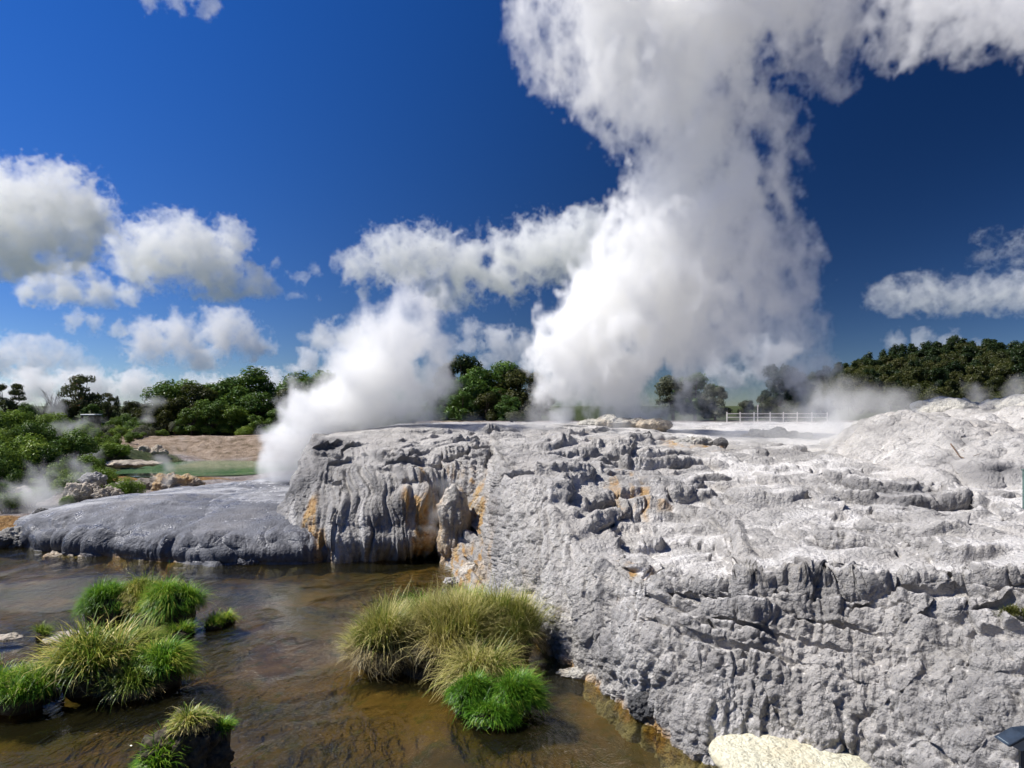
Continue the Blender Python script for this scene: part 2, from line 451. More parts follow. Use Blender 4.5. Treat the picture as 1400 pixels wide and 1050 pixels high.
def build_ground():
    def axis(lo, hi, c, d, n):
        a, b = np.arcsinh((lo - c) / d), np.arcsinh((hi - c) / d)
        return c + d * np.sinh(np.linspace(a, b, n))
    xs = axis(-9000, 9000, -25, 45, 430)
    ys = axis(-300, 12000, 45, 38, 460)
    X, Y = np.meshgrid(xs, ys)
    Z = ground_z(X, Y)
    me = mesh_np("ground", np.stack([X, Y, Z], -1).reshape(-1, 3), grid_faces(len(ys), len(xs)))
    n = fbm(X * 0.12, Y * 0.12, 0.9, 4, 31)
    green = ss(0.35, 0.75, ss(96, 104, Y) + ss(-30, -38, X) * ss(38, 46, Y) * ss(-0.45, -0.52, X / Y - 0.0 * Y + n * 0.05) + 0.25 * n)
    green = np.maximum(green, ss(94, 104, Y + n * 6))
    tan = ss(74, 82, Y + n * 3) * ss(104, 96, Y + n * 5) * ss(-62, -54, X + n * 4) * ss(0, -8, X)
    och = np.exp(-((X + 30) / 8) ** 2 - ((Y - 56) / 2.2) ** 2) + 0.8 * np.exp(-((Y - 35.5 - n) / 1.2) ** 2) * ss(-14, -20, X)
    set_color(me, np.stack([green, tan, och], -1).reshape(-1, 3))
    return tag(link("ground", me, M_GROUND), kind='structure')
build_ground()

# stream bed and stream
def build_stream():
    xs = np.linspace(-46, 22, 220); ys = np.concatenate([np.linspace(-20, 8, 20), np.linspace(8.3, 36, 170)])
    X, Y = np.meshgrid(xs, ys)
    Z = -0.55 - 0.25 * fbm(X * 0.3, Y * 0.3, 0.1, 4, 41) + 0.10 * fbm(X * 1.6, Y * 1.6, 0.1, 3, 42)
    # shallows: by the alcove, by the left islands and near the camera on the left
    for (x, y, r, a) in ((-3.6, 28.5, 3.2, 0.50), (-12.5, 19.0, 4.5, 0.33), (-2.0, 16.5, 3.2, 0.35), (-8.5, 13.0, 4.0, 0.22), (-10.5, 21.5, 3, 0.3)):
        Z = Z + a * np.exp(-((X - x) / r) ** 2 - ((Y - y) / (r * 0.8)) ** 2)
    Z = np.minimum(Z, -0.05)
    me = mesh_np("stream_bed", np.stack([X, Y, Z], -1).reshape(-1, 3), grid_faces(len(ys), len(xs)))
    tag(link("stream_bed", me, M_BED), kind='structure')
    xs = np.linspace(-46, 22, 340); ys = np.linspace(-20, 37.5, 330)
    X, Y = np.meshgrid(xs, ys)
    Z = 0.010 * fbm(X * 0.9, Y * 0.55, 0.4, 3, 51)
    me = mesh_np("stream_water", np.stack([X, Y, Z], -1).reshape(-1, 3), grid_faces(len(ys), len(xs)))
    tag(link("stream_water", me, M_WATER), kind='structure')
build_stream()

# ------------------------------------------------------------------ sinter surfaces built from measured profiles
def profile_surface(cols, rows_per_seg, px0, px1, ncol):
    """cols: {photo column: [(row or None, Y, z or None) ...]} ; returns X, Y, Z grids (rows, columns)"""
    keys = sorted(cols)
    K = len(cols[keys[0]])
    tab = np.zeros((len(keys), K, 2))
    for i, k in enumerate(keys):
        for j, nd in enumerate(cols[k]):
            if len(nd) == 2: tab[i, j] = (nd[1], zat(nd[0], nd[1]))
            else: tab[i, j] = (nd[1], nd[2])
    t = np.concatenate([np.linspace(j, j + 1, n, endpoint=False) for j, n in enumerate(rows_per_seg)] + [[K - 1]])
    rows = catmull(np.arange(K), tab.transpose(1, 0, 2), t)            # rows, keys, 2
    pxs = np.linspace(px0, px1, ncol) if px1 <= 1430 else np.concatenate([np.linspace(px0, 1425, ncol), np.linspace(1428, px1, 120)])
    full = catmull(keys, rows.transpose(1, 0, 2), pxs).transpose(1, 0, 2)   # rows, ncol, 2
    Y, Z = full[..., 0], full[..., 1]
    X = (pxs[None, :] - 700) / FPX * Y
    return X, Y, Z, pxs, t

def normals(P):
    du = np.gradient(P, axis=1); dv = np.gradient(P, axis=0)
    n = np.cross(du, dv)
    n /= np.linalg.norm(n, axis=-1, keepdims=True) + 1e-9
    return n

def smooth(A, k):
    for _ in range(k):
        A = (np.pad(A, ((1, 1), (0, 0)), 'edge')[:-2] + 2 * A + np.pad(A, ((1, 1), (0, 0)), 'edge')[2:]) / 4
        A = (np.pad(A, ((0, 0), (1, 1)), 'edge')[:, :-2] + 2 * A + np.pad(A, ((0, 0), (1, 1)), 'edge')[:, 2:]) / 4
    return A

def droplets(P, n, steps, rng, weight=None):
    """trails of water running down the surface: visit counts per vertex"""
    nr, nc, _ = P.shape
    i = rng.integers(5, nr - 5, n); j = rng.integers(5, nc - 5, n)
    if weight is not None:
        w = weight[i, j] > rng.random(n); i, j = i[w], j[w]
    acc = np.zeros((nr, nc), np.float32)
    Z = P[..., 2]
    nb = [(a, b) for a in (-2, -1, 0, 1, 2) for b in (-2, -1, 0, 1, 2) if max(abs(a), abs(b)) == 2 or (a == 0) != (b == 0)]
    for s in range(steps):
        best = np.full(len(i), 0.0, np.float32); bi, bj = i.copy(), j.copy()
        for a, b in nb:
            ii = np.clip(i + a, 0, nr - 1); jj = np.clip(j + b, 0, nc - 1)
            d = np.linalg.norm(P[ii, jj, :2] - P[i, j, :2], axis=-1) + 0.02
            sl = (Z[i, j] - Z[ii, jj]) / d * rng.uniform(0.75, 1.25, len(i))
            m = sl > best
            best[m] = sl[m]; bi[m] = ii[m]; bj[m] = jj[m]
        i, j = bi, bj
        np.add.at(acc, (i, j), 1.0)
    return acc

def up_normals(P):
    N = normals(P)
    return -N if N[..., 2].mean() < 0 else N

def ledges(P, seed, step_h, amt, steep):
    """rimstone: gentle slopes break into level treads with short steep fronts, uneven in height and outline"""
    x, y, z = P[..., 0], P[..., 1], P[..., 2]
    q = fbm(x * 0.13, y * 0.13, 0.2, 2, seed + 15) + 0.16 * np.abs(perlin(x * 0.7, y * 0.7, 0.3, seed + 16)) + 0.05 * np.abs(perlin(x * 2.2, y * 2.2, 0.3, seed + 18))
    tq = z / step_h + 0.9 * q
    fr = tq - np.floor(tq)
    hh = 0.35 + 0.65 * ss(-0.3, 0.4, perlin(x * 0.23, y * 0.23, 0.4, seed + 17))       # some fronts fade out
    saw = (ss(0.52, 1.0, fr) - fr) * step_h * hh
    P = P.copy()
    P[..., 2] = z + saw * amt * ss(0.0003, 0.003, steep) * (1 - 0.85 * ss(0.05, 0.15, steep)) * (1 - ss(0.38, 0.5, steep))
    return P

def detail(P, amp=1.0, flute=1.0, seed=0, rough=None, fine=1.0, lat=None, swell=1.0):
    """lumps first; then drapery and popcorn crust on the lumps' own sides"""
    one = 1.0 if rough is None else rough
    N = up_normals(np.stack([smooth(P[..., k], 14) for k in range(3)], -1))
    x, y, z = P[..., 0], P[..., 1], P[..., 2]
    steep = np.clip(1 - N[..., 2], 0, 1)
    flatness = 1 - ss(0.03, 0.22, steep)
    wx = x + 0.5 * perlin(x * 0.7, y * 0.7, z * 0.7, seed + 1); wy = y + 0.5 * perlin(x * 0.7, y * 0.7, z * 0.7, seed + 2)
    b0 = np.abs(perlin(wx * 0.24, wy * 0.27, z * 0.24, seed + 19))
    b1 = np.abs(perlin(wx * 0.45, wy * 0.50, z * 0.42, seed + 3)); b2 = np.abs(perlin(wx * 1.0, wy * 1.05, z * 0.8, seed + 4))
    big = 0.62 * b1 + 0.34 * b2
    reg = 0.5 + 0.5 * np.clip(fbm(x * 0.22, y * 0.22, z * 0.22, 3, seed + 14) * 1.6, -1, 1)
    d0 = amp * one * ((0.36 + 0.75 * flatness * swell) * b1 + (0.17 + 0.22 * flatness * swell) * b2 + 0.75 * flatness * swell * b0)
    P = P + N * d0[..., None]
    N = up_normals(np.stack([smooth(P[..., k], 8) for k in range(3)], -1))
    steep = np.clip(1 - N[..., 2], 0, 1)
    st = ss(0.03, 0.22, steep)
    x, y, z = P[..., 0], P[..., 1], P[..., 2]
    mid = np.abs(perlin(wx * 2.1, wy * 2.1, z * 1.7, seed + 5))
    small = np.abs(perlin(x * 4.6, y * 4.6, z * 3.8, seed + 6)) * 0.6 + 0.4 * np.abs(perlin(x * 9.5, y * 9.5, z * 8, seed + 7))
    pop = np.sqrt(np.clip(1 - (worley(x * 6.0, y * 6.0, z * 4.5, seed + 9) * 1.2) ** 2, 0, 1))
    if lat is None:
        fl = np.abs(perlin(wx * 1.5, wy * 1.5, z * 0.25, seed + 11)) * 0.6 + np.abs(perlin(wx * 3.4, wy * 3.4, z * 0.4, seed + 12)) * 0.45
    else:                                             # curtains run straight down the face
        u = lat + 0.35 * perlin(x * 0.6, y * 0.6, z * 0.6, seed + 10)
        fl = np.abs(perlin(u * 0.9, z * 0.22, 0.2, seed + 11)) * 0.65 + np.abs(perlin(u * 2.3, z * 0.35, 0.4, seed + 12)) * 0.45 + np.abs(perlin(u * 5.5, z * 0.6, 0.6, seed + 13)) * 0.34
    lump = np.clip(0.55 * big / 0.45 + 0.25 * mid / 0.4 + 0.2 * reg, 0, 1.3)
    k = (0.45 + 0.80 * st) * amp * one
    d = k * (0.03 + 0.07 * reg) * mid + k * fine * (0.11 * small + 0.12 * pop * (0.2 + reg)) * (0.3 + 0.7 * st)
    d = d + flute * 0.46 * fl * st * (1.15 - 0.7 * reg)
    return P + N * d[..., None], steep, reg, lump

def spot(P, px, py, Y, rx, rz):
    """soft mask around a point named by photo column, row and distance (metres in radius)"""
    x, z = at(px, Y), zat(py, Y)
    return np.exp(-(((P[..., 0] - x) / rx) ** 2 + ((P[..., 2] - z) / rz) ** 2 + ((P[..., 1] - Y) / (max(rx, rz) * 1.6)) ** 2))

def build_terrace():
    U = None
    cols = {
        380: [(None, 31.5, -0.8), (758, 31.6), (748, 31.9), (742, 32.05), (736, 32.2), (722, 32.6), (712, 33.2), (705, 34.0), (None, 38, 0.6), (None, 46, 0.3)],
        400: [(None, 30.9, -0.8), (764, 31.0), (742, 31.1), (732, 31.30), (722, 31.5), (704, 32.0), (690, 32.7), (681, 33.6), (None, 38, 1.0), (None, 46, 0.3)],
        430: [(None, 30.3, -0.8), (765, 30.5), (735, 30.6), (720, 30.85), (705, 31.1), (672, 32.3), (636, 33.6), (607, 35.4), (None, 39, 4.4), (None, 46, 1.0)],
        450: [(None, 30.1, -0.8), (766, 30.3), (737, 30.3), (720, 30.60), (704, 30.9), (668, 32.2), (630, 34.0), (603, 36.2), (None, 41, 5.0), (None, 52, 2.0)],
        480: [(None, 30.0, -0.8), (766, 30.2), (740, 30.0), (722, 30.30), (704, 30.6), (662, 32.2), (622, 34.6), (597, 37.4), (None, 43, 5.3), (None, 60, 3.4)],
        540: [(None, 30.6, -0.8), (762, 30.8), (745, 29.9), (722, 30.20), (700, 30.5), (650, 32.0), (612, 34.8), (587, 39), (None, 46, 5.6), (None, 85, 4.6)],
        575: [(None, 32.0, -0.8), (758, 32.0), (743, 30.2), (722, 30.60), (700, 31.0), (650, 32.2), (614, 34.8), (585, 40), (None, 47, 5.65), (None, 85, 4.7)],
        602: [(None, 32.4, -0.8), (758, 32.3), (742, 31.2), (721, 31.55), (700, 31.9), (655, 32.6), (614, 35.0), (584, 41), (None, 48, 5.65), (None, 88, 4.8)],
        640: [(None, 26.2, -0.8), (800, 26.3), (768, 28.2), (742, 29.60), (715, 31.0), (662, 32.0), (616, 35.0), (583, 41.5), (None, 48, 5.65), (None, 88, 4.8)],
        672: [(None, 23.8, -0.8), (822, 24.0), (790, 25.6), (762, 27.10), (735, 28.6), (672, 30.4), (622, 34.4), (583, 42), (None, 49, 5.65), (None, 88, 4.8)],
        695: [(None, 22.6, -0.8), (833, 22.8), (795, 23.3), (768, 23.7), (740, 24.2), (676, 25.9), (630, 31.5), (583, 42), (None, 49, 5.65), (None, 88, 4.8)],
        760: [(None, 19.0, -0.8), (885, 19.2), (832, 19.7), (801, 20.2), (770, 20.8), (684, 23.8), (630, 31.8), (583, 43), (None, 50, 5.6), (None, 88, 4.8)],
        820: [(None, 17.0, -0.8), (925, 17.2), (862, 17.7), (826, 18.3), (800, 18.7), (738, 21.6), (643, 31.0), (586, 44), (None, 50, 5.5), (None, 88, 4.8)],
        880: [(None, 15.1, -0.8), (972, 15.3), (895, 15.9), (826, 17.0), (803, 17.3), (770, 20.1), (648, 31.4), (592, 44), (None, 50, 5.3), (None, 88, 4.8)],
        960: [(None, 13.3, -0.8), (1028, 13.5), (920, 14.3), (820, 16.0), (797, 16.3), (770, 19.4), (652, 31.0), (598, 44), (None, 50, 5.0), (None, 88, 4.8)],
        1040: [(None, 12.9, -0.8), (1036, 13.2), (925, 13.9), (828, 15.3), (805, 15.6), (775, 17.8), (660, 29.2), (604, 43), (None, 50, 4.8), (None, 88, 4.8)],
        1120: [(None, 12.4, -0.8), (1048, 12.8), (930, 13.4), (828, 14.7), (803, 15.0), (773, 16.9), (680, 26.0), (612, 41), (None, 50, 4.7), (None, 88, 4.8)],
        1200: [(None, 11.7, -0.8), (1085, 12.0), (940, 12.8), (824, 14.2), (798, 14.5), (770, 16.4), (692, 24.0), (640, 33), (None, 44, 4.6), (None, 88, 4.8)],
        1300: [(None, 10.6, -0.8), (1150, 10.7), (960, 11.8), (818, 13.6), (792, 13.9), (765, 15.8), (702, 22.0), (652, 30.5), (None, 42, 4.6), (None, 88, 4.8)],
        1400: [(None, 9.6, -0.8), (1215, 9.7), (970, 11.0), (810, 13.0), (782, 13.3), (756, 15.2), (705, 20.8), (655, 29), (None, 42, 4.6), (None, 88, 4.8)],
        1580: [(None, 8.6, -0.8), (1300, 8.5), (990, 9.9), (808, 12.1), (780, 12.4), (752, 14.4), (708, 19.6), (660, 28), (None, 42, 4.6), (None, 88, 4.8)],
        1950: [(None, 7.4, -0.8), (None, 7.2, 0.0), (None, 8.4, 1.9), (None, 10.4, 3.55), (None, 10.7, 3.95), (None, 12.6, 3.95), (None, 17.5, 4.1), (None, 25.5, 4.4), (None, 40, 4.6), (None, 88, 4.8)],
    }
    X, Y, Z, pxs, t = profile_surface(cols, [12, 100, 120, 50, 60, 140, 120, 45, 20], 380, 1945, 880)
    P = np.stack([X, Y, Z], -1)
    pxg = np.broadcast_to(pxs[None, :], X.shape)
    tg = np.broadcast_to(t[:, None], X.shape)
    # the lip of the shelf: uneven, notched, dying out in places
    ln = fbm(pxg * 0.011, 0.5, 0.5, 4, 71); ln2 = perlin(pxg * 0.004, 0.2, 0.9, 72)
    lipw = np.exp(-((tg - 3.9) / 0.35) ** 2) * ss(840, 900, pxg)
    P[..., 1] += lipw * (0.40 * ln + 0.05 * perlin(pxg * 0.05, 0.3, 0.1, 73)); P[..., 0] += (pxg - 700) / FPX * lipw * 0.40 * ln
    P[..., 2] -= np.exp(-((tg - 3.95) / 0.22) ** 2) * ss(840, 900, pxg) * 0.16 * ss(-0.1, 0.35, ln2 + 0.4 * ln)
    # extra mounds and shelves
    for (px, Yc, rx, ry, h) in ((1215, 24.5, 1.9, 1.7, 0.80), (1150, 27.5, 1.2, 1.6, 0.35), (1040, 24.0, 1.7, 1.1, 0.70), (905, 27.5, 2.0, 1.5, 0.60),
                                (830, 35.5, 3.0, 1.6, 0.55), (760, 29.0, 1.6, 1.4, 0.60), (1330, 19.0, 2.2, 1.2, 0.12), (900, 14.9, 0.9, 0.8, 0.30), (1080, 22.0, 1.6, 1.3, 0.22)):
        P[..., 2] += h * np.exp(-((P[..., 0] - at(px, Yc)) / rx) ** 2 - ((P[..., 1] - Yc) / ry) ** 2) * ss(1.0, 2.5, tg)
    flat = ss(3.95, 4.1, tg) * ss(5.0, 4.75, tg) * ss(840, 900, pxg)          # the pale shelf behind the lip
    top = ss(6.9, 7.3, tg)
    rough = 1 - 0.75 * flat - 0.6 * top
    st0 = smooth(np.clip(1 - up_normals(np.stack([smooth(P[..., k], 25) for k in range(3)], -1))[..., 2], 0, 1), 12)
    P = ledges(P, 160, 0.80, 0.6 * ss(4.8, 5.3, tg) * ss(640, 800, pxg), st0)
    P = ledges(P, 100, 0.36, 1.0 * ss(600, 760, pxg), st0)
    sh = P[12]                                        # the shoreline row: length along it is the sideways coordinate
    lat = np.concatenate([[0], np.cumsum(np.linalg.norm(np.diff(sh[:, :2], axis=0), axis=1))])
    lat = np.broadcast_to(lat[None, :], X.shape)
    leftface = ss(660, 580, pxg)
    P, steep, reg, lump = detail(P, 1.0 - 0.25 * leftface, 1.0 + 0.5 * leftface, 100, rough, 1.0 - 0.6 * leftface, lat, 0.28 * ss(7.0, 6.3, tg) * (1 - 0.6 * leftface))
    NS = up_normals(np.stack([smooth(P[..., k], 5) for k in range(3)], -1))
    rng = np.random.default_rng(5)
    acc = droplets(P, 30000, 110, rng)
    acc = smooth(acc, 1)
    flow = np.clip(np.log1p(acc) / 5.2, 0, 1.2)
    x, y, z = P[..., 0], P[..., 1], P[..., 2]
    up = ss(0.86, 0.985, NS[..., 2])
    wall = ss(0.90, 0.60, NS[..., 2])
    patch = fbm(x * 0.35, y * 0.35, z * 0.6, 4, 61)
    right = ss(700, 980, pxg)
    flow = flow * (0.5 + 1.25 * right) * (0.5 + 0.5 * ss(-0.3, 0.3, patch)) + up * (0.10 + 0.58 * right) * ss(-0.3, 0.4, patch) + 0.5 * flat + 0.25 * ss(5.4, 6.2, tg) * ss(950, 1150, pxg) * up
    flow = flow + 0.2 * top + 0.95 * wall * ss(0.0, 0.45, perlin(lat * 0.9, z * 0.12, 0.3, 64) + 0.4 * perlin(lat * 3.5, z * 0.2, 0.3, 65)) * (0.4 + 0.6 * right)
    flow = flow * (1 - 0.55 * ss(0.55, 0.95, lump) * (1 - up))
    stain = np.zeros_like(x)
    for (px, py, Yd, rx, rz, a) in ((640, 715, 31, 1.8, 1.9, 0.85), (665, 780, 26.5, 1.4, 0.9, 1.0), (700, 815, 23.6, 1.0, 0.5, 1.0), (575, 700, 31, 0.6, 1.6, 0.7), (760, 655, 30.5, 1.1, 0.3, 1.2), (740, 690, 27.5, 0.7, 0.4, 0.5),
                                    (860, 790, 18.6, 0.55, 0.5, 1.2), (845, 815, 18.2, 0.5, 0.4, 0.9), (920, 770, 20.6, 1.1, 0.2, 1.3), (945, 612, 41, 1.6, 0.5, 1.0), (870, 690, 26, 1.4, 0.8, 0.45), (840, 660, 30, 1.6, 0.6, 0.45),
                                    (428, 712, 31.3, 0.28, 0.9, 1.4), (440, 745, 30.5, 0.4, 0.8, 1.9), (452, 765, 30.2, 0.6, 0.4, 1.7), (780, 905, 18.4, 0.9, 0.2, 1.0), (885, 985, 15.0, 1.0, 0.2, 0.6), (740, 868, 20.2, 0.8, 0.3, 0.8),
                                    (1010, 700, 25, 1.0, 0.6, 0.35), (575, 660, 31.8, 0.5, 1.2, 0.45), (600, 690, 31.8, 0.5, 1.5, 0.6), (1130, 690, 25.5, 0.4, 0.3, 0.5), (780, 597, 42, 3, 0.3, 0.5), (960, 940, 14.6, 0.3, 0.8, 0.4)):
        stain += a * spot(P, px, py, Yd, rx, rz)
    stain *= 0.35 + 1.3 * ss(-0.25, 0.35, fbm(x * 1.1, y * 1.1, z * 0.5, 4, 76))
    stain *= 1.3 * (0.5 + 0.9 * ss(-0.2, 0.3, perlin(lat * 2.2, z * 0.25, 0.5, 66)))
    stain += 0.7 * ss(0.35, 0.05, z) * ss(-0.1, 0.5, fbm(x * 0.8, y * 0.8, z, 3, 77)) * ss(620, 700, pxg)
    stain += 0.35 * ss(0.55, 0.8, steep) * ss(0.15, 0.5, fbm(x * 0.5, y * 0.5, z * 0.15, 3, 78)) * ss(560, 600, pxg)
    dark = np.zeros_like(x)
    for (px, py, Yd, rx, rz, a) in ((415, 665, 33, 0.9, 1.0, 0.9), (450, 622, 35.5, 1.0, 0.9, 1.0), (1135, 650, 29, 0.5, 0.25, 1.2), (1215, 675, 24.2, 1.9, 0.7, 0.75), (1040, 705, 23.6, 1.5, 0.7, 0.45), (905, 650, 27.0, 1.8, 0.5, 0.4), (800, 640, 33.5, 2.5, 0.5, 0.35), (1060, 620, 38, 3.0, 0.4, 0.4), (1060, 600, 44, 2.5, 0.3, 0.5),
                                    (885, 960, 15.3, 0.6, 0.55, 1.1), (1390, 785, 14.5, 0.7, 0.35, 0.8), (735, 860, 20.4, 0.5, 0.35, 1.0), (870, 600, 42, 1.5, 0.3, 0.6), (780, 605, 40, 1.5, 0.3, 0.4)):
        dark += a * spot(P, px, py, Yd, rx, rz)
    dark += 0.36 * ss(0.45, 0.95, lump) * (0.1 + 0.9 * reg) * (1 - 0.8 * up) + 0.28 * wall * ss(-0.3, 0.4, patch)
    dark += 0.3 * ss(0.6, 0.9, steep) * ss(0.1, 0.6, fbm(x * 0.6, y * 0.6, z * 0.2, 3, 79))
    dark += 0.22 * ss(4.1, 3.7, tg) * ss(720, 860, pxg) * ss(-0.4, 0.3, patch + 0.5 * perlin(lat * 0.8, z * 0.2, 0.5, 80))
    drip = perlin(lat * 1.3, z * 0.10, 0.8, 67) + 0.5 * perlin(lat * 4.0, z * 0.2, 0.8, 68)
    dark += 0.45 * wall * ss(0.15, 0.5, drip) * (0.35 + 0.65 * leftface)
    flow += 0.6 * wall * ss(0.15, 0.5, -drip) * leftface
    stain += 0.28 * wall * ss(0.25, 0.45, perlin(lat * 1.9, z * 0.15, 0.1, 69)) * leftface * ss(470, 520, pxg)
    me = mesh_np("sinter_terrace", P.reshape(-1, 3), grid_faces(*X.shape))
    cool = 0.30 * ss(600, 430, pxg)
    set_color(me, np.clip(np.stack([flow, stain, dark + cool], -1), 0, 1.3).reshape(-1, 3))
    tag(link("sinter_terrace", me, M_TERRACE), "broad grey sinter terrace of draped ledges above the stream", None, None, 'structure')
build_terrace()

def build_apron():
    cols = {
        20: [(None, 33.6, -0.7), (752, 33.4), (748, 33.5), (742, 33.8), (735, 34.3), (None, 37, 0.3), (None, 45, -0.2)],
        42: [(None, 33.0, -0.7), (749, 33.0), (735, 32.9), (720, 33.4), (709, 34.6), (None, 36.2, 0.9), (None, 42, 0.0)],
        70: [(None, 32.2, -0.7), (752, 32.4), (740, 32.3), (722, 33.1), (699, 34.8), (None, 37, 1.25), (None, 43, 0.2)],
        120: [(None, 31.2, -0.7), (757, 31.6), (742, 31.6), (720, 32.5), (690, 35.0), (None, 38, 1.5), (None, 44, 0.4)],
        200: [(None, 30.0, -0.7), (765, 30.4), (749, 30.5), (724, 31.5), (682, 35.6), (None, 40, 1.72), (None, 46, 0.6)],
        300: [(None, 29.3, -0.7), (770, 29.7), (754, 29.8), (724, 30.9), (678, 36.6), (None, 42.5, 2.0), (None, 49, 0.8)],
        400: [(None, 29.5, -0.7), (769, 29.9), (752, 30.0), (718, 31.1), (676, 36.6), (None, 45, 2.05), (None, 56, 1.2)],
        470: [(None, 29.9, -0.7), (768, 30.3), (744, 30.2), (712, 31.6), (680, 36.6), (None, 45, 2.0), (None, 56, 1.2)],
    }
    X, Y, Z, pxs, t = profile_surface(cols, [10, 90, 90, 110, 60, 20], 22, 462, 520)
    P = np.stack([X, Y, Z], -1)
    N = normals(P); N = -N if N[..., 2].mean() < 0 else N
    x, y, z = X, Y, Z
    steep = np.clip(1 - N[..., 2], 0, 1)
    wx = x + 0.6 * perlin(x * 0.5, y * 0.5, z * 0.5, 201)
    fold = ss(0.02, 0.25, steep)
    d = (0.25 + 0.75 * fold) * (0.60 * np.abs(perlin(wx * 0.36, y * 0.36, z * 0.3, 202)) + 0.36 * np.abs(perlin(wx * 0.95 + 0.4 * z, y * 0.9, z * 0.9, 203)) * (0.25 + 1.1 * ss(-0.3, 0.4, perlin(x * 0.2, y * 0.3, 0.2, 210))))
    d = d + fold * (0.15 * np.abs(perlin(wx * 2.2 + 0.5 * z, y * 1.8, z * 0.9, 204)) * (0.2 + 1.3 * ss(-0.2, 0.4, perlin(x * 0.35, y * 0.5, 0.6, 211))) + 0.045 * np.abs(perlin(wx * 5.5, y * 5, z * 1.2, 205)))
    d = d + 0.015 * np.abs(perlin(x * 5, y * 5, z * 5, 206)) + 0.06 * perlin(x * 0.4, y * 1.6, z, 207) * (1 - fold)
    P = P + N * d[..., None]
    # round fans hanging from the lip by the yellow runnel
    acc = smooth(droplets(P, 16000, 110, np.random.default_rng(9)), 1)
    flow = np.clip(np.log1p(acc) / 7.0, 0, 1) * (0.45 + 0.4 * ss(230, 300, np.broadcast_to(pxs[None], X.shape)))
    tg = np.broadcast_to(t[:, None], X.shape)
    top = ss(3.2, 4.2, tg)
    flow = flow + top * (0.38 + 0.5 * fbm(x * 0.25, y * 0.9, 0.1, 4, 208))
    stain = 0.8 * ss(0.35, 0.0, P[..., 2]) * ss(-0.2, 0.4, fbm(x * 0.4, y * 0.4, 0.3, 3, 209)) + 0.9 * np.exp(-((P[..., 0] - at(440, 30.4)) / 0.22) ** 2) * ss(3.2, 2.2, tg)
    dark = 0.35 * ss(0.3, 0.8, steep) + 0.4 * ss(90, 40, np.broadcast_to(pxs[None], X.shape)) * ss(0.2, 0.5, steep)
    me = mesh_np("sinter_apron", P.reshape(-1, 3), grid_faces(*X.shape))
    set_color(me, np.clip(np.stack([flow, stain, dark], -1), 0, 1.3).reshape(-1, 3))
    tag(link("sinter_apron", me, M_APRON), "low blue-grey sinter apron with rounded wet front", None, None, 'structure')
build_apron()

def build_mound():
    cols = {
        1120: [(None, 39, 3.4), (620, 40), (614, 41), (608, 42), (604, 43.5), (None, 47, 4.4), (None, 54, 3.5)],
        1160: [(None, 36, 3.0), (628, 37), (612, 38.5), (600, 40), (594, 42), (None, 46, 4.9), (None, 54, 3.5)],
        1185: [(None, 33, 2.8), (645, 34), (616, 36), (590, 38), (578, 40), (None, 45, 5.6), (None, 54, 3.5)],
        1240: [(None, 28, 2.6), (670, 29.5), (635, 31.5), (600, 34.5), (574, 38.5), (None, 45, 6.0), (None, 54, 3.5)],
        1300: [(None, 25, 2.6), (690, 26), (645, 28.5), (602, 32.5), (573, 38), (None, 45, 6.2), (None, 54, 3.5)],
        1400: [(None, 23, 2.6), (702, 23.6), (652, 26.8), (604, 31.5), (573, 37.5), (None, 45, 6.3), (None, 54, 3.5)],
        1560: [(None, 21, 2.6), (712, 22), (655, 25.5), (606, 30.5), (572, 37), (None, 45, 6.3), (None, 54, 3.5)],
        1950: [(None, 18, 2.6), (None, 19, 3.6), (None, 22, 5.0), (None, 27, 5.7), (None, 34, 6.3), (None, 43, 6.3), (None, 54, 3.5)],
    }
    X, Y, Z, pxs, t = profile_surface(cols, [10, 110, 110, 100, 40, 15], 1122, 1945, 300)
    P = np.stack([X, Y, Z], -1)
    P = P + up_normals(P) * (1.0 * np.abs(perlin(X * 0.30, Y * 0.22, Z * 0.3, 301)) + 0.5 * np.abs(perlin(X * 0.8, Y * 0.5, Z * 0.8, 302)) - 0.3)[..., None]
    P, steep, reg, lump = detail(P, 0.75, 0.25, 310, None, 0.3, None, 0.25)
    x, y, z = P[..., 0], P[..., 1], P[..., 2]
    acc = smooth(droplets(P, 9000, 100, np.random.default_rng(12)), 1)
    flow = np.clip(np.log1p(acc) / 5, 0, 1) * 0.6 + 0.30 * ss(-0.3, 0.3, fbm(x * 0.3, y * 0.3, z * 0.3, 3, 312))
    crack = np.abs(fbm(x * 0.5, y * 0.28, z * 0.9, 3, 313))
    dark = np.zeros_like(x)
    for (px, py, Yd, rx, rz, a) in ((1200, 590, 37.5, 0.7, 0.3, 1.0), (1225, 582, 37.5, 1.0, 0.25, 0.8), (1355, 640, 27.5, 0.9, 0.25, 1.2), (1310, 605, 32, 0.5, 0.3, 1.0), (1285, 628, 30, 0.6, 0.35, 0.7), (1345, 655, 26.5, 0.9, 0.3, 0.7), (1260, 577, 37.8, 1.2, 0.2, 0.6)):
        dark += a * spot(P, px, py, Yd, rx, rz)
    dark += 0.75 * ss(0.05, 0.0, crack) * ss(0.0, 0.3, perlin(x * 0.25, y * 0.2, z * 0.3, 314))
    me = mesh_np("sinter_mound", P.reshape(-1, 3), grid_faces(*X.shape))
    set_color(me, np.clip(np.stack([flow, 0 * x + 0.25 * ss(0.2, 0.6, fbm(x * .4, y * .4, z * .4, 3, 311)), dark], -1), 0, 1.2).reshape(-1, 3))
    tag(link("sinter_mound", me, M_WHITE), "white sinter mound beyond the terrace", None, None, 'structure')
build_mound()

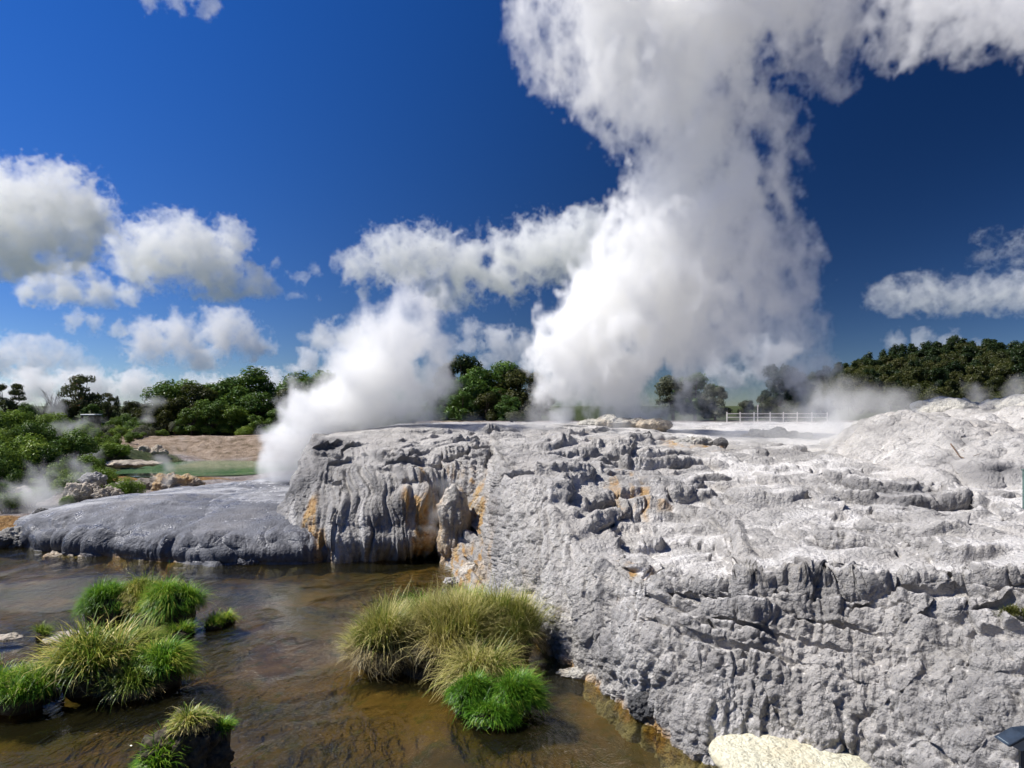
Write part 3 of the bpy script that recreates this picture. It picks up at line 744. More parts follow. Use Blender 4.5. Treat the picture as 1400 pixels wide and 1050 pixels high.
# hot pool behind the apron
def build_pool():
    a = np.linspace(0, 2 * math.pi, 90, endpoint=False)
    r = 1 + 0.10 * np.sin(3 * a + 1) + 0.06 * np.sin(5 * a)
    ring = np.stack([-31 + 12.5 * r * np.cos(a), 67.0 + 8.6 * r * np.sin(a), 0 * a + 0.80], -1)
    v = np.concatenate([[[-31, 67.5, 0.80]], ring])
    f = np.stack([np.zeros(90, int), 1 + np.arange(90), 1 + (np.arange(90) + 1) % 90], -1)
    tag(link("hot_pool_water", mesh_np("hot_pool_water", v, f), M_POOL), kind='structure')
build_pool()
print("terrain", round(time.time() - T0, 1))

# ------------------------------------------------------------------ boulders
def ico(sub):
    bm = bmesh.new(); bmesh.ops.create_icosphere(bm, subdivisions=sub, radius=1.0)
    v = np.array([x.co[:] for x in bm.verts]); f = np.array([[q.index for q in p.verts] for p in bm.faces]); bm.free()
    return v, f
ICO5, ICO4, ICO3 = ico(6), ico(5), ico(4)
def boulder(name, loc, size, mat, label, cat="boulder", group=None, seed=0, lump=0.35, flow=0.2, stain=0.0, dark=0.0, base=ICO5, flat=0.0, blocky=0.0, flute=0.0, rz=0.0, smooth_rock=False):
    v, f = base
    v = v.copy()
    if blocky:
        v = np.sign(v) * np.abs(v) ** (1 - 0.55 * blocky); 
    q = v * (np.array(size) / max(size))
    m = max(size)
    o = np.array([seed * 3.1, seed * 1.7, seed * 0.9])
    s = 1.4
    a, b, c = (q * s + o).T
    d = lump * (np.abs(perlin(a, b, c, seed)) * 0.8 + 0.45 * np.abs(perlin(a * 2.3, b * 2.3, c * 2.3, seed + 1)) + 0.22 * np.abs(perlin(a * 5, b * 5, c * 5, seed + 2)) + 0.12 * np.abs(perlin(a * 11, b * 11, c * 11, seed + 3)))
    if smooth_rock: d = lump * (1.6 * np.abs(perlin(a * 0.8, b * 0.8, c * 1.2, seed)) + 0.25 * np.abs(perlin(a * 2.1, b * 2.1, c * 3.5, seed + 1)) + 0.05 * perlin(a * 7, b * 7, c * 7, seed + 2))
    if flute: d = d + flute * np.abs(perlin(a * 5, b * 5, c * 0.6, seed + 6))
    q = q + v / np.linalg.norm(v, axis=1, keepdims=True) * (d[:, None] - 0.3 * lump)
    if flat:
        q[:, 2] = np.where(q[:, 2] > 0, q[:, 2] * (1 - flat), q[:, 2])
    q = q * m
    me = mesh_np(name, q, f)
    up = v[:, 2]
    n = fbm(a * 1.3, b * 1.3, c * 0.5, 3, seed + 4)
    st = stain * ss(-0.5, 0.5, n); fl = flow * (0.6 + 0.8 * ss(0.2, 0.9, up)); dk = dark * ss(-0.3, 0.4, -n)
    set_color(me, np.clip(np.stack([fl, st, dk], -1), 0, 1.2))
    o = link(name, me, mat, loc=loc, rot=(0, 0, rz))
    return tag(o, label, cat, group)

def B(px, py, Y, w, h, d, *a, **k):
    """boulder centred at a photo position, sizes in metres (full width, height, depth)"""
    return boulder("boulder", (at(px, Y), Y, zat(py, Y)), (w / 2, d / 2, h / 2), *a, **k)

B(622, 735, 30.0, 1.25, 4.2, 1.5, M_OCHRE, "tall craggy cream sinter column in the terrace alcove", seed=51, lump=0.24, stain=0.8, dark=0.8, flow=0.6, flute=0.16, blocky=0.25)
B(664, 728, 30.6, 1.35, 3.4, 1.4, M_OCHRE, "fluted pale rock pillar right beside the craggy cream column", seed=52, lump=0.22, stain=0.8, dark=0.9, flow=0.4, flute=0.2, blocky=0.25)
B(675, 788, 26.0, 1.35, 1.35, 1.3, M_OCHRE, "rounded orange-streaked boulder at the foot of the alcove", seed=3, lump=0.25, stain=0.9, flow=0.3)
B(643, 790, 26.6, 0.95, 1.2, 1.1, M_OCHRE, "pale dome with mustard crown next to the orange-streaked boulder", seed=4, lump=0.25, stain=0.65, flow=0.5)
B(618, 800, 26.6, 0.8, 0.55, 0.8, M_TERRACE, "small grey jagged rock at the water below the cream column", seed=5, lump=0.5)
B(684, 824, 23.3, 1.1, 0.5, 1.0, M_OCHRE, "flat-topped orange crusted ledge stone behind the dry reeds", seed=6, lump=0.25, stain=0.9, flat=0.4)
B(720, 850, 21.4, 1.2, 0.6, 0.8, M_DARKROCK, "dark hollowed rock at the water under the grey drapery", seed=7, lump=0.4, flow=0.1)
B(753, 860, 20.2, 0.9, 0.55, 0.7, M_OCHRE, "low cream rock with ochre rim at the waterline", seed=8, lump=0.4, stain=0.5)
B(712, 684, 26.3, 1.5, 1.0, 1.2, M_TERRACE, "angular grey block sitting above its twin in the terrace", seed=9, lump=0.3, blocky=0.6, dark=0.4)
B(706, 716, 25.3, 1.35, 0.95, 1.2, M_TERRACE, "lower angular grey block wedged in the terrace", seed=10, lump=0.3, blocky=0.6, dark=0.3, flow=0.5)
B(873, 600, 42.5, 2.3, 0.6, 1.2, M_DARKROCK, "long dark low rock on the terrace crest", seed=11, lump=0.45, stain=0.3)
B(950, 606, 40.5, 2.2, 0.65, 1.3, M_CAP, "cream and black patched rock on the terrace crest", seed=12, lump=0.4, stain=0.5, dark=0.5)
B(985, 606, 40.0, 0.9, 0.62, 0.9, M_DARKROCK, "rounded blue-black rock at the end of the patched rock", seed=13, lump=0.25, flow=0.0)
B(1132, 655, 28.5, 0.75, 0.55, 0.7, M_DARKROCK, "small near-black boulder alone on the white flats", seed=14, lump=0.35, flow=0.0)
B(1160, 662, 27.6, 1.0, 0.5, 0.8, M_TERRACE, "grey knobbly boulder beside the near-black one", seed=15, lump=0.5, dark=0.5)
B(838, 580, 49, 5.2, 1.0, 2.4, M_CAP, "low brown-cream vent mound at the geyser's foot", "mound", seed=16, lump=0.3, stain=0.5, flow=0.1, dark=0.2)
B(895, 582, 48, 2.4, 0.9, 1.6, M_OCHRE, "small rounded vent mound right of the long one", "mound", seed=17, lump=0.3, stain=0.4, dark=0.3)
B(1345, 568, 44, 8.5, 1.5, 4.5, M_CAP, "wide pale yellow sinter cap on top of the white mound", "rock cap", seed=18, lump=0.2, smooth_rock=True, stain=0.25, flow=0.2, flute=0.1)
B(1290, 557, 45, 4.2, 1.1, 3.2, M_CAP, "smaller cream rock shelf at the cap's end", "rock shelf", seed=19, lump=0.2, smooth_rock=True, stain=0.2, flow=0.2)
B(1420, 562, 42, 4.5, 1.7, 3.0, M_CAP, "rounded cream rock leaning on the wide sinter cap", seed=20, lump=0.2, smooth_rock=True, stain=0.2, flow=0.3)
B(888, 966, 15.0, 0.9, 0.7, 0.7, M_DARKROCK, "black wet hollowed boulder at the terrace waterline", seed=21, lump=0.4, flow=0.15, stain=0.3)
B(1092, 1036, 12.5, 3.2, 0.46, 1.7, M_CREAM, "smooth cream-yellow sinter ledge at the terrace foot with orange patch", "ledge", seed=22, lump=0.07, stain=0.42, flow=1.0, flat=0.3, blocky=0.6, smooth_rock=True)
B(1150, 1062, 12.2, 2.4, 0.6, 1.4, M_CREAM, "lower lobe of the cream-yellow ledge", "ledge", seed=23, lump=0.07, stain=0.2, flow=1.0, flat=0.3, blocky=0.6, smooth_rock=True)
B(1030, 1030, 13.2, 1.1, 0.45, 0.9, M_TERRACE, "grey nubbled rock beside the cream-yellow ledge", seed=24, lump=0.3)
B(800, 921, 17.4, 1.4, 0.26, 0.6, M_CAP, "pale foam-edged rock lip where the reeds face the terrace", seed=25, lump=0.3, stain=0.5)
B(1060, 596, 47, 5.0, 0.7, 1.6, M_DARKROCK, "long blue-grey rock bar in the steam before the fence", "rock bar", seed=26, lump=0.3)
# rocks of the left bank
B(22, 738, 33.6, 2.4, 1.0, 1.4, M_DARKROCK, "purple-grey ragged rock at the apron's tip by the water", seed=30, lump=0.5, flow=0.5)
B(-15, 742, 33.2, 2.0, 0.8, 1.2, M_DARKROCK, "dark ragged rock on the bank furthest from the apron", seed=31, lump=0.5, flow=0.4)
B(58, 704, 35.2, 0.9, 0.6, 0.8, M_DARKROCK, "small black rock riding on the apron's tip", seed=32, lump=0.4)
B(112, 674, 40.5, 2.1, 1.1, 1.5, M_OCHRE, "jagged pinkish rock outcrop by the lone bush", seed=33, lump=0.6, flow=0.0, dark=0.4)
B(148, 678, 40, 1.5, 0.9, 1.2, M_OCHRE, "cracked pinkish rock below the jagged outcrop", seed=34, lump=0.6, flow=0.0, dark=0.5)
B(128, 655, 45, 1.6, 0.8, 1.2, M_WHITE, "pale grey rock above the jagged outcrop", seed=35, lump=0.5, dark=0.5, flow=0.0)
B(28, 676, 41, 1.8, 0.8, 1.2, M_OCHRE, "pinkish rock half under the bank shrubs", seed=36, lump=0.6, flow=0.0, dark=0.4)
B(232, 662, 50, 4.6, 1.3, 2.0, M_OCHRE, "long rust-brown bank step under the hot pool", "bank", seed=37, lump=0.45, stain=1.0, dark=0.7, flow=0)
B(180, 634, 60, 5.5, 0.5, 3.0, M_OCHRE, "pale flat sinter shelf beside the hot pool", "shelf", seed=38, lump=0.2, flow=0.0, dark=0.2)
B(205, 618, 74, 3.5, 0.8, 2.0, M_OCHRE, "low tan rock on the pool's far shore", seed=39, lump=0.6, flow=0.0)
B(95, 872, 20.1, 1.55, 0.34, 1.0, M_OCHRE, "flat tan rock slab in the stream by the strap-leaved tussock", "rock slab", seed=40, lump=0.3, flat=0.3)
B(8, 872, 20.2, 0.9, 0.2, 0.6, M_OCHRE, "thin tan rock slab awash at the stream's open side", "rock slab", seed=41, lump=0.3, flat=0.3)
B(258, 1050, 12.75, 1.35, 1.75, 1.1, M_SOIL, "dark mossy boulder topped with grass in the stream", seed=42, lump=0.6, flow=0, dark=0.4)
B(95, 762, 31.4, 2.6, 0.25, 0.7, M_OCHRE, "thin ochre rock lip along the apron's waterline", "rock lip", seed=43, lump=0.4, stain=0.7)
B(340, 768, 29.6, 1.0, 0.35, 0.6, M_APRON, "small blue-grey stone below the apron's fans", seed=44, lump=0.4)
print("boulders", round(time.time() - T0, 1))

# ------------------------------------------------------------------ grass tussocks
def blades(rng, n, rx, ry, length, width, lean, droop, dome=0.25, tint=(0.15, 0.75), dry_tip=0.2, seg=4):
    """arching blades from several crowns spread over an ellipse; returns verts, quads, tints"""
    nc = max(4, int(5 + 7 * rx))
    cr = np.sqrt(rng.random(nc)); ct = rng.random(nc) * 2 * math.pi
    ccx, ccy = rx * 0.75 * cr * np.cos(ct), ry * 0.75 * cr * np.sin(ct)
    clen = rng.uniform(0.6, 1.2, nc); ctint = rng.normal(0, 0.16, nc); cw = rng.uniform(0.5, 1.5, nc)
    cdx, cdy = rng.normal(0, 0.22, nc), rng.normal(0, 0.22, nc)                 # each crown leans its own way
    c = rng.choice(nc, n, p=cw / cw.sum())
    r = np.sqrt(rng.random(n)); th = rng.random(n) * 2 * math.pi
    rr = 0.42 * math.sqrt(1.0 / nc) * 2.2
    bx, by = ccx[c] + rx * rr * r * np.cos(th), ccy[c] + ry * rr * r * np.sin(th)
    rad = np.sqrt((bx / rx) ** 2 + (by / ry) ** 2)
    bz = dome * np.clip(1 - rad * rad, 0, 1) + 0.03 * rng.standard_normal(n)
    L = length * clen[c] * rng.uniform(0.35, 1.15, n)
    stray = rng.random(n) < 0.06
    L = np.where(stray, L * 1.35, L)
    # direction: out of its crown, out of the tussock, and the crown's own lean
    gx = lean * (0.45 * r * np.cos(th) + 0.75 * bx / rx) + cdx[c] + rng.normal(0, 0.16, n)
    gy = lean * (0.45 * r * np.sin(th) + 0.75 * by / ry) + cdy[c] + rng.normal(0, 0.16, n)
    tilt = np.sqrt(gx * gx + gy * gy) + np.where(stray, rng.normal(0, 0.3, n), 0)
    ang = np.arctan2(gy, gx)
    ox, oy = np.cos(ang), np.sin(ang)
    sxv, syv = -oy, ox
    V = np.zeros((n, seg + 1, 2, 3), np.float32); T = np.zeros((n, seg + 1, 2), np.float32)
    px, py, pz = bx.copy(), by.copy(), bz.copy()
    base_t = rng.uniform(tint[0], tint[1], n) + ctint[c]
    a = np.clip(tilt, 0, 1.5)
    dr = droop * rng.uniform(0.3, 1.7, n)
    kink = np.where(rng.random(n) < 0.12, rng.integers(1, seg, n), 99)             # some are bent over
    for s in range(seg + 1):
        w = width * rng.uniform(0.7, 1.2, n) * (1 - (s / seg) ** 1.6) + 0.0015
        for k, sg in enumerate((-1, 1)):
            V[:, s, k, 0] = px + sg * sxv * w * 0.5; V[:, s, k, 1] = py + sg * syv * w * 0.5; V[:, s, k, 2] = pz
        T[:, s, :] = (base_t + dry_tip * (s / seg))[:, None]
        st = L / seg
        px = px + ox * np.sin(a) * st; py = py + oy * np.sin(a) * st; pz = pz + np.cos(a) * st
        a = a + dr * (0.5 + s / seg) + np.where(kink == s, 0.9, 0)
    base = (np.arange(n) * (seg + 1) * 2)[:, None]
    q = np.concatenate([base + np.array([[2*s, 2*s+1, 2*s+3, 2*s+2]]) for s in range(seg)], 1).reshape(-1, 4)
    return V.reshape(-1, 3), q, T.ravel()

def tussock(loc, label, rx, ry, length, n, mat, seed, lean=0.75, droop=0.42, width=0.018, tint=(0.15, 0.75), dome=0.25, dry=0, group=None, rz=0.0, mound=True, dry_tip=0.2):
    rng = np.random.default_rng(seed)
    root = empty("grass_tussock", loc, label, "grass tussock", group, rz)
    def put(name, n_, **kw):
        v, q, t = blades(rng, n_, rx, ry, **kw)
        v[:, 2] = np.maximum(v[:, 2], -loc[2] + 0.01)
        me = mesh_np(name, v, q); set_color(me, np.stack([t, t, t], -1))
        return me
    o = link("blades", put("blades", n, length=length, width=width, lean=lean, droop=droop, dome=dome, tint=tint, dry_tip=dry_tip), mat, root); o["kind"] = "stuff"
    if dry:
        o = link("dry_blades", put("dry_blades", dry, length=length * 0.95, width=width, lean=lean * 1.35, droop=droop * 1.4, dome=dome * 0.6, tint=(0.4, 1.0), dry_tip=0.25), M_DRY, root); o["kind"] = "stuff"
    if n >= 1000:      # dead thatch hanging over the rim down to the water
        m = int(n * 0.35)
        th = rng.random(m) * 2 * math.pi
        v, q, t = blades(rng, m, rx, ry, length * 0.62 + 0.12, width, 0.2, droop * 1.3, 0.0, (0.0, 0.75), 0.1)
        # move each blade's root out to the rim and turn it outward and down
        vv = v.reshape(m, -1, 3); root_p = vv[:, :2].mean(1, keepdims=True)
        loc_v = vv - root_p; hgt = loc_v[..., 2].copy(); side = loc_v[..., 0] * np.cos(th)[:, None] + loc_v[..., 1] * np.sin(th)[:, None]; lat_ = -loc_v[..., 0] * np.sin(th)[:, None] + loc_v[..., 1] * np.cos(th)[:, None]
        tip = np.clip(hgt, 0, None) / (length * 0.7 + 0.12)
        out = 0.55 * hgt * (1 - 0.35 * tip) + 0.4 * np.abs(side); dn = -0.62 * hgt * (0.35 + 0.9 * tip)
        r0 = rng.uniform(0.72, 0.98, m)[:, None]
        vv[..., 0] = rx * r0 * np.cos(th)[:, None] + out * np.cos(th)[:, None] - lat_ * np.sin(th)[:, None]
        vv[..., 1] = ry * r0 * np.sin(th)[:, None] + out * np.sin(th)[:, None] + lat_ * np.cos(th)[:, None]
        vv[..., 2] = dome * rng.uniform(0.15, 0.7, m)[:, None] + 0.05 + dn
        vv[..., 2] = np.maximum(vv[..., 2], -loc[2] + 0.01)
        me = mesh_np("thatch", vv.reshape(-1, 3), q); set_color(me, np.stack([t, t, t], -1))
        o = link("thatch", me, M_THATCH if mat != M_GRASS else M_GRASS, root); o["kind"] = "stuff"
    if mound:
        v, f = ICO3
        q = v * np.array([rx * 0.74, ry * 0.74, dome + 0.02]) 
        q = q + v * (0.18 * min(rx, ry) * perlin(v[:, 0] * 2 + seed, v[:, 1] * 2, v[:, 2] * 2, seed % 50))[:, None]
        q[:, 2] = np.where(v[:, 2] < 0, v[:, 2] * (loc[2] + 0.35), q[:, 2] * 0.9)
        link("root_mound", mesh_np("root_mound", q, f), M_SOIL, root)
    return root

def GT(px, py, z, *a, **k):
    X, Y = ground_pt(px, py, z)
    return tussock((X, Y, z), *a, **k)

# the large island in mid-stream
GT(530, 895, 0.30, "straw-coloured arching tussock at the stream side of the big island", 1.05, 0.95, 1.1, 4600, M_DRY, 11, lean=0.6, droop=0.36, tint=(0.1, 1.0), dry=900, dome=0.5)
GT(612, 888, 0.42, "tall straw-coloured tussock crowning the big island", 1.15, 1.05, 1.15, 5600, M_DRY, 12, lean=0.45, droop=0.30, tint=(0.1, 1.0), dry=1200, dome=0.6)
GT(690, 880, 0.40, "straw-coloured tussock on the big island facing the terrace", 1.05, 1.0, 1.1, 5200, M_DRY, 13, lean=0.5, droop=0.30, tint=(0.1, 1.0), dry=1000, dome=0.6)
GT(655, 925, 0.25, "short pale tussock between straw crown and green front", 0.7, 0.6, 0.95, 1600, M_DRY, 19, lean=0.9, droop=0.55, tint=(0.2, 0.9), dry=600, dome=0.3)
GT(585, 843, 0.55, "bright green tuft behind the straw tussocks, stream side", 0.6, 0.5, 0.75, 1800, M_GRASS, 14, lean=0.6, droop=0.35, tint=(0.2, 0.8))
GT(635, 840, 0.60, "bright green tuft behind the straw tussocks, beside the orange stone", 0.75, 0.5, 0.75, 2000, M_GRASS, 15, lean=0.6, droop=0.35, tint=(0.25, 0.9))
GT(702, 962, 0.22, "rounded bright green tuft at the island's terrace-side foot", 0.55, 0.5, 0.5, 3000, M_GRASS, 16, lean=0.85, droop=0.55, tint=(0.1, 0.75), dome=0.38)
GT(642, 960, 0.18, "rounded bright green tuft at the island's stream-side foot", 0.5, 0.45, 0.48, 2600, M_GRASS, 17, lean=0.85, droop=0.55, tint=(0.1, 0.75), dome=0.38)
GT(672, 985, 0.08, "low dark green tuft trailing into the water below the island", 0.55, 0.35, 0.42, 1800, M_GRASS, 18, lean=0.95, droop=0.6, tint=(0.0, 0.5), dome=0.2)
# islands on the left
GT(150, 835, 0.35, "dark green mop of grass, open-water end of the upstream island", 0.95, 0.8, 0.58, 3800, M_GRASS, 21, lean=0.95, droop=0.6, tint=(0.0, 0.6), dome=0.62)
GT(195, 828, 0.45, "olive grass mop in the middle of the upstream island", 0.75, 0.7, 0.58, 3200, M_SEDGE, 22, lean=0.85, droop=0.6, tint=(0.1, 0.7), dry=400, dome=0.6)
GT(236, 838, 0.40, "bright green mop of grass on the upstream island by the small sprouts", 0.95, 0.8, 0.6, 4200, M_GRASS, 23, lean=0.9, droop=0.6, tint=(0.15, 0.8), dome=0.65)
GT(128, 925, 0.30, "big strap-leaved tussock by the flat tan slab", 0.95, 0.8, 1.1, 1900, M_SEDGE, 24, lean=0.9, droop=0.5, width=0.034, tint=(0.1, 1.0), dome=0.55, dry=250)
GT(186, 897, 0.30, "upright yellow-green tuft behind the strap-leaved tussock", 0.65, 0.55, 0.75, 1900, M_SEDGE, 25, lean=0.55, droop=0.35, tint=(0.2, 0.7), dome=0.25)
GT(222, 920, 0.30, "domed fresh green tussock beside the strap-leaved one", 0.68, 0.62, 0.52, 3400, M_GRASS, 26, lean=0.95, droop=0.6, tint=(0.2, 0.85), dome=0.5)
GT(175, 945, 0.12, "low ragged dark tussock under the strap-leaved one", 0.8, 0.45, 0.7, 1200, M_SEDGE, 27, lean=1.0, droop=0.6, tint=(0.0, 0.5), dome=0.2)
GT(22, 948, 0.35, "short green grass cap on the dark mud bank", 0.85, 0.6, 0.55, 2400, M_GRASS, 28, lean=0.7, droop=0.45, tint=(0.15, 0.85), dome=0.25, dry=300)
GT(292, 856, 0.05, "first small green sprout cluster in open water", 0.33, 0.3, 0.42, 650, M_GRASS, 31, lean=0.7, droop=0.4, tint=(0.3, 0.95), dome=0.1)
GT(312, 848, 0.05, "second small green sprout cluster in open water", 0.28, 0.25, 0.36, 550, M_GRASS, 32, lean=0.7, droop=0.4, tint=(0.35, 1.0), dome=0.1)
GT(247, 868, 0.06, "small green tuft between the two upstream islands", 0.33, 0.3, 0.45, 650, M_GRASS, 33, lean=0.7, droop=0.45, tint=(0.2, 0.8), dome=0.12)
GT(180, 862, 0.05, "small dark green tuft in the shade between islands", 0.35, 0.3, 0.4, 500, M_GRASS, 35, lean=0.7, droop=0.45, tint=(0.0, 0.5), dome=0.12)
GT(58, 868, 0.08, "tiny dark tuft beside the flat tan slab", 0.25, 0.22, 0.35, 400, M_SEDGE, 36, lean=0.7, droop=0.45, tint=(0.0, 0.5), dome=0.1)
GT(216, 1048, 0.25, "leafy green tuft on the mossy boulder's sunny flank", 0.38, 0.35, 0.55, 1300, M_GRASS, 37, lean=0.75, droop=0.4, tint=(0.2, 0.9), dome=0.2, width=0.02)
tussock((at(262, 12.7), 12.75, 0.92), "yellow-green grass crest on top of the mossy boulder", 0.32, 0.28, 0.36, 1100, M_SEDGE, 38, lean=0.9, droop=0.55, tint=(0.2, 0.8), dome=0.06, mound=False, dry=300)
tussock((at(304, 13.1), 13.1, 0.62), "small vivid green tuft on the mossy boulder's shaded flank", 0.2, 0.2, 0.3, 600, M_GRASS, 39, lean=0.8, droop=0.45, tint=(0.3, 0.95), dome=0.06)
# mud islands carrying the tussocks
def island(px, py, rx, ry, h, label, seed):
    X, Y = ground_pt(px, py, 0)
    boulder("mud_bank", (X, Y, -0.15), (rx, ry, h), M_SOIL, label, "mud bank", seed=seed, lump=0.12, base=ICO4, flow=0, rz=0)
island(620, 900, 1.75, 1.7, 0.40, "dark mud island under the straw tussocks", 61)
island(195, 842, 1.7, 0.75, 0.42, "dark mud island under the grass mops", 62)
island(160, 918, 1.6, 0.8, 0.34, "dark mud island under the strap-leaved tussock", 63)
island(10, 955, 1.3, 0.75, 0.42, "dark overhanging mud bank capped with short grass", 64)
print("grass", round(time.time() - T0, 1))

# ------------------------------------------------------------------ trees and shrubs
def leaf_cloud(rng, lobes, n, leaf, flatness=0.8, shell=0.45):
    """leaf faces spread through ellipsoid lobes (x, y, z, rx, ry, rz)"""
    lobes = np.array(lobes, float)
    vol = (lobes[:, 3] * lobes[:, 4] * lobes[:, 5]) ** (2 / 3.)
    pick = rng.choice(len(lobes), n, p=vol / vol.sum())
    d = rng.standard_normal((n, 3)); d /= np.linalg.norm(d, axis=1, keepdims=True)
    rad = 1 - shell * rng.random(n) ** 1.6
    lump = perlin(d[:, 0] * 2.4 + pick * 7.7, d[:, 1] * 2.4, d[:, 2] * 2.4, 800)
    rad = rad * (1 + 0.35 * lump)
    c = lobes[pick, :3] + d * lobes[pick, 3:] * rad[:, None]
    keep = d[:, 2] > -0.75
    c, d, pick, lump = c[keep], d[keep], pick[keep], lump[keep]; n = len(c)
    nrm = d + rng.standard_normal((n, 3)) * 0.55 + np.array([0, 0, 0.35]); nrm /= np.linalg.norm(nrm, axis=1, keepdims=True)
    t1 = np.cross(nrm, rng.standard_normal((n, 3))); t1 /= np.linalg.norm(t1, axis=1, keepdims=True) + 1e-9
    t2 = np.cross(nrm, t1)
    s = leaf * rng.uniform(0.6, 1.4, n)[:, None]
    V = np.stack([c - t1 * s, c + t2 * s * 0.55, c + t1 * s, c - t2 * s * 0.55], 1).reshape(-1, 3)
    F = np.arange(4 * n).reshape(n, 4)
    tint = 0.45 + 0.25 * lump + rng.normal(0, 0.15, n) + 0.12 * rng.standard_normal(len(lobes))[pick]
    return V, F, np.repeat(np.clip(tint, 0, 1), 4)

def limb_mesh(segs, sides=7):
    """tapered tubes: (p0, p1, r0, r1)"""
    V, F = [], []
    for p0, p1, r0, r1 in segs:
        p0, p1 = np.array(p0, float), np.array(p1, float)
        ax = p1 - p0; ax /= np.linalg.norm(ax) + 1e-9
        u = np.cross(ax, [0.3, 0.8, 0.2]); u /= np.linalg.norm(u); w = np.cross(ax, u)
        b = len(V)
        for p, r in ((p0, r0), (p1, r1)):
            for k in range(sides):
                a = 2 * math.pi * k / sides
                V.append(p + r * (math.cos(a) * u + math.sin(a) * w))
        for k in range(sides):
            F.append((b + k, b + (k + 1) % sides, b + sides + (k + 1) % sides, b + sides + k))
    return np.array(V), np.array(F)

def make_tree_meshes(kind, seed):
    """unit-height tree: (trunk mesh, crown mesh)"""
    rng = np.random.default_rng(seed)
    lobes, segs = [], []
    if kind == 'round':
        n = 22
        segs.append(((0, 0, -0.05), (0.01, 0.01, 0.45), 0.035, 0.02))
        for i in range(n):
            a = rng.random() * 6.283; z = 0.13 + 0.74 * (i + rng.random()) / n
            prof = math.sqrt(max(1 - ((z - 0.36) / 0.60) ** 2, 0.05))
            r = 0.31 * prof * math.sqrt(0.15 + 0.85 * rng.random())
            s = rng.uniform(0.10, 0.17)
            lobes.append((r * math.cos(a), r * math.sin(a), z, s, s, s * rng.uniform(0.75, 0.95)))
            if i % 3 == 0: segs.append(((0, 0, 0.15 + 0.2 * rng.random()), (r * math.cos(a), r * math.sin(a), z), 0.014, 0.004))
        V, F, T = leaf_cloud(rng, lobes, 13000, 0.0175)
    elif kind == 'gum':
        segs += [((0, 0, -0.05), (0.02, 0.0, 0.35), 0.028, 0.02)]
        for i in range(20):
            a = rng.random() * 6.283; z = rng.uniform(0.3, 0.92); r = rng.uniform(0.08, 0.36) * (1.1 - 0.5 * abs(z - 0.6))
            s = rng.uniform(0.06, 0.125)
            p = (r * math.cos(a), r * math.sin(a), z)
            lobes.append((*p, s * 1.2, s * 1.2, s * 0.75))
            segs.append(((0.02, 0, 0.2 + 0.25 * rng.random()), p, 0.012, 0.003))
        V, F, T = leaf_cloud(rng, lobes, 5200, 0.019)
    elif kind == 'pine':
        segs += [((0, 0, -0.05), (0, 0, 0.97), 0.022, 0.003)]
        for i in range(34):
            z = 0.16 + 0.82 * (i / 34.0); r = (1 - z) * 0.26 + 0.015; a = i * 2.4 + rng.random()
            rr = r * rng.uniform(0.45, 1.0)
            lobes.append((rr * math.cos(a), rr * math.sin(a), z - 0.03, 0.055 + r * 0.32, 0.055 + r * 0.32, 0.035 + 0.03 * rng.random()))
        V, F, T = leaf_cloud(rng, lobes, 2800, 0.020, shell=0.7)
    elif kind == 'slim':                      # tall forest tree with a bare stem and a high uneven crown
        segs += [((0, 0, -0.05), (0.01, 0, 0.8), 0.016, 0.006)]
        for i in range(14):
            a = rng.random() * 6.283; z = rng.uniform(0.3, 0.93); r = rng.uniform(0.02, 0.17); s = rng.uniform(0.06, 0.12)
            lobes.append((r * math.cos(a), r * math.sin(a), z, s, s, s * 0.95))
        V, F, T = leaf_cloud(rng, lobes, 4200, 0.018, shell=0.6)
    elif kind == 'bare':
        segs += [((0, 0, -0.05), (0.01, 0, 0.4), 0.018, 0.011)]
        for i in range(34):
            a = rng.random() * 6.283; z0 = rng.uniform(0.15, 0.55); L = rng.uniform(0.25, 0.5)
            p = (0.55 * L * math.cos(a), 0.55 * L * math.sin(a), z0 + L)
            segs.append(((0, 0, z0), p, 0.006, 0.0015))
            for j in range(3):
                a2 = a + rng.normal(0, 0.7); f = rng.uniform(0.4, 0.8)
                q = tuple(np.array((0, 0, z0)) * (1 - f) + np.array(p) * f)
                segs.append((q, (q[0] + 0.10 * math.cos(a2), q[1] + 0.10 * math.sin(a2), q[2] + 0.12), 0.003, 0.001))
        lobes = [(0, 0, 0.35, 0.2, 0.2, 0.2), (0.1, 0, 0.5, 0.14, 0.14, 0.14)]
        V, F, T = leaf_cloud(rng, lobes, 700, 0.014, shell=0.9)
    else:                                      # shrub
        for i in range(9):
            a = rng.random() * 6.283; r = 0.42 * math.sqrt(rng.random()); z = rng.uniform(0.3, 0.72) * (1.1 - 0.6 * r)
            s = rng.uniform(0.20, 0.30)
            lobes.append((r * math.cos(a), r * math.sin(a), z, s, s, s * 0.85))
            segs.append(((0.05 * rng.normal(), 0.05 * rng.normal(), -0.1), (r * math.cos(a), r * math.sin(a), z), 0.022, 0.008))
        V, F, T = leaf_cloud(rng, lobes, 9000, 0.023)
    tv, tf = limb_mesh(segs)
    trunk = mesh_np("trunk", tv, tf); trunk.materials.append(M_BARK)
    crown = mesh_np("crown", V, F, smooth=False); set_color(crown, np.stack([T, T, T], -1))
    return trunk, crown

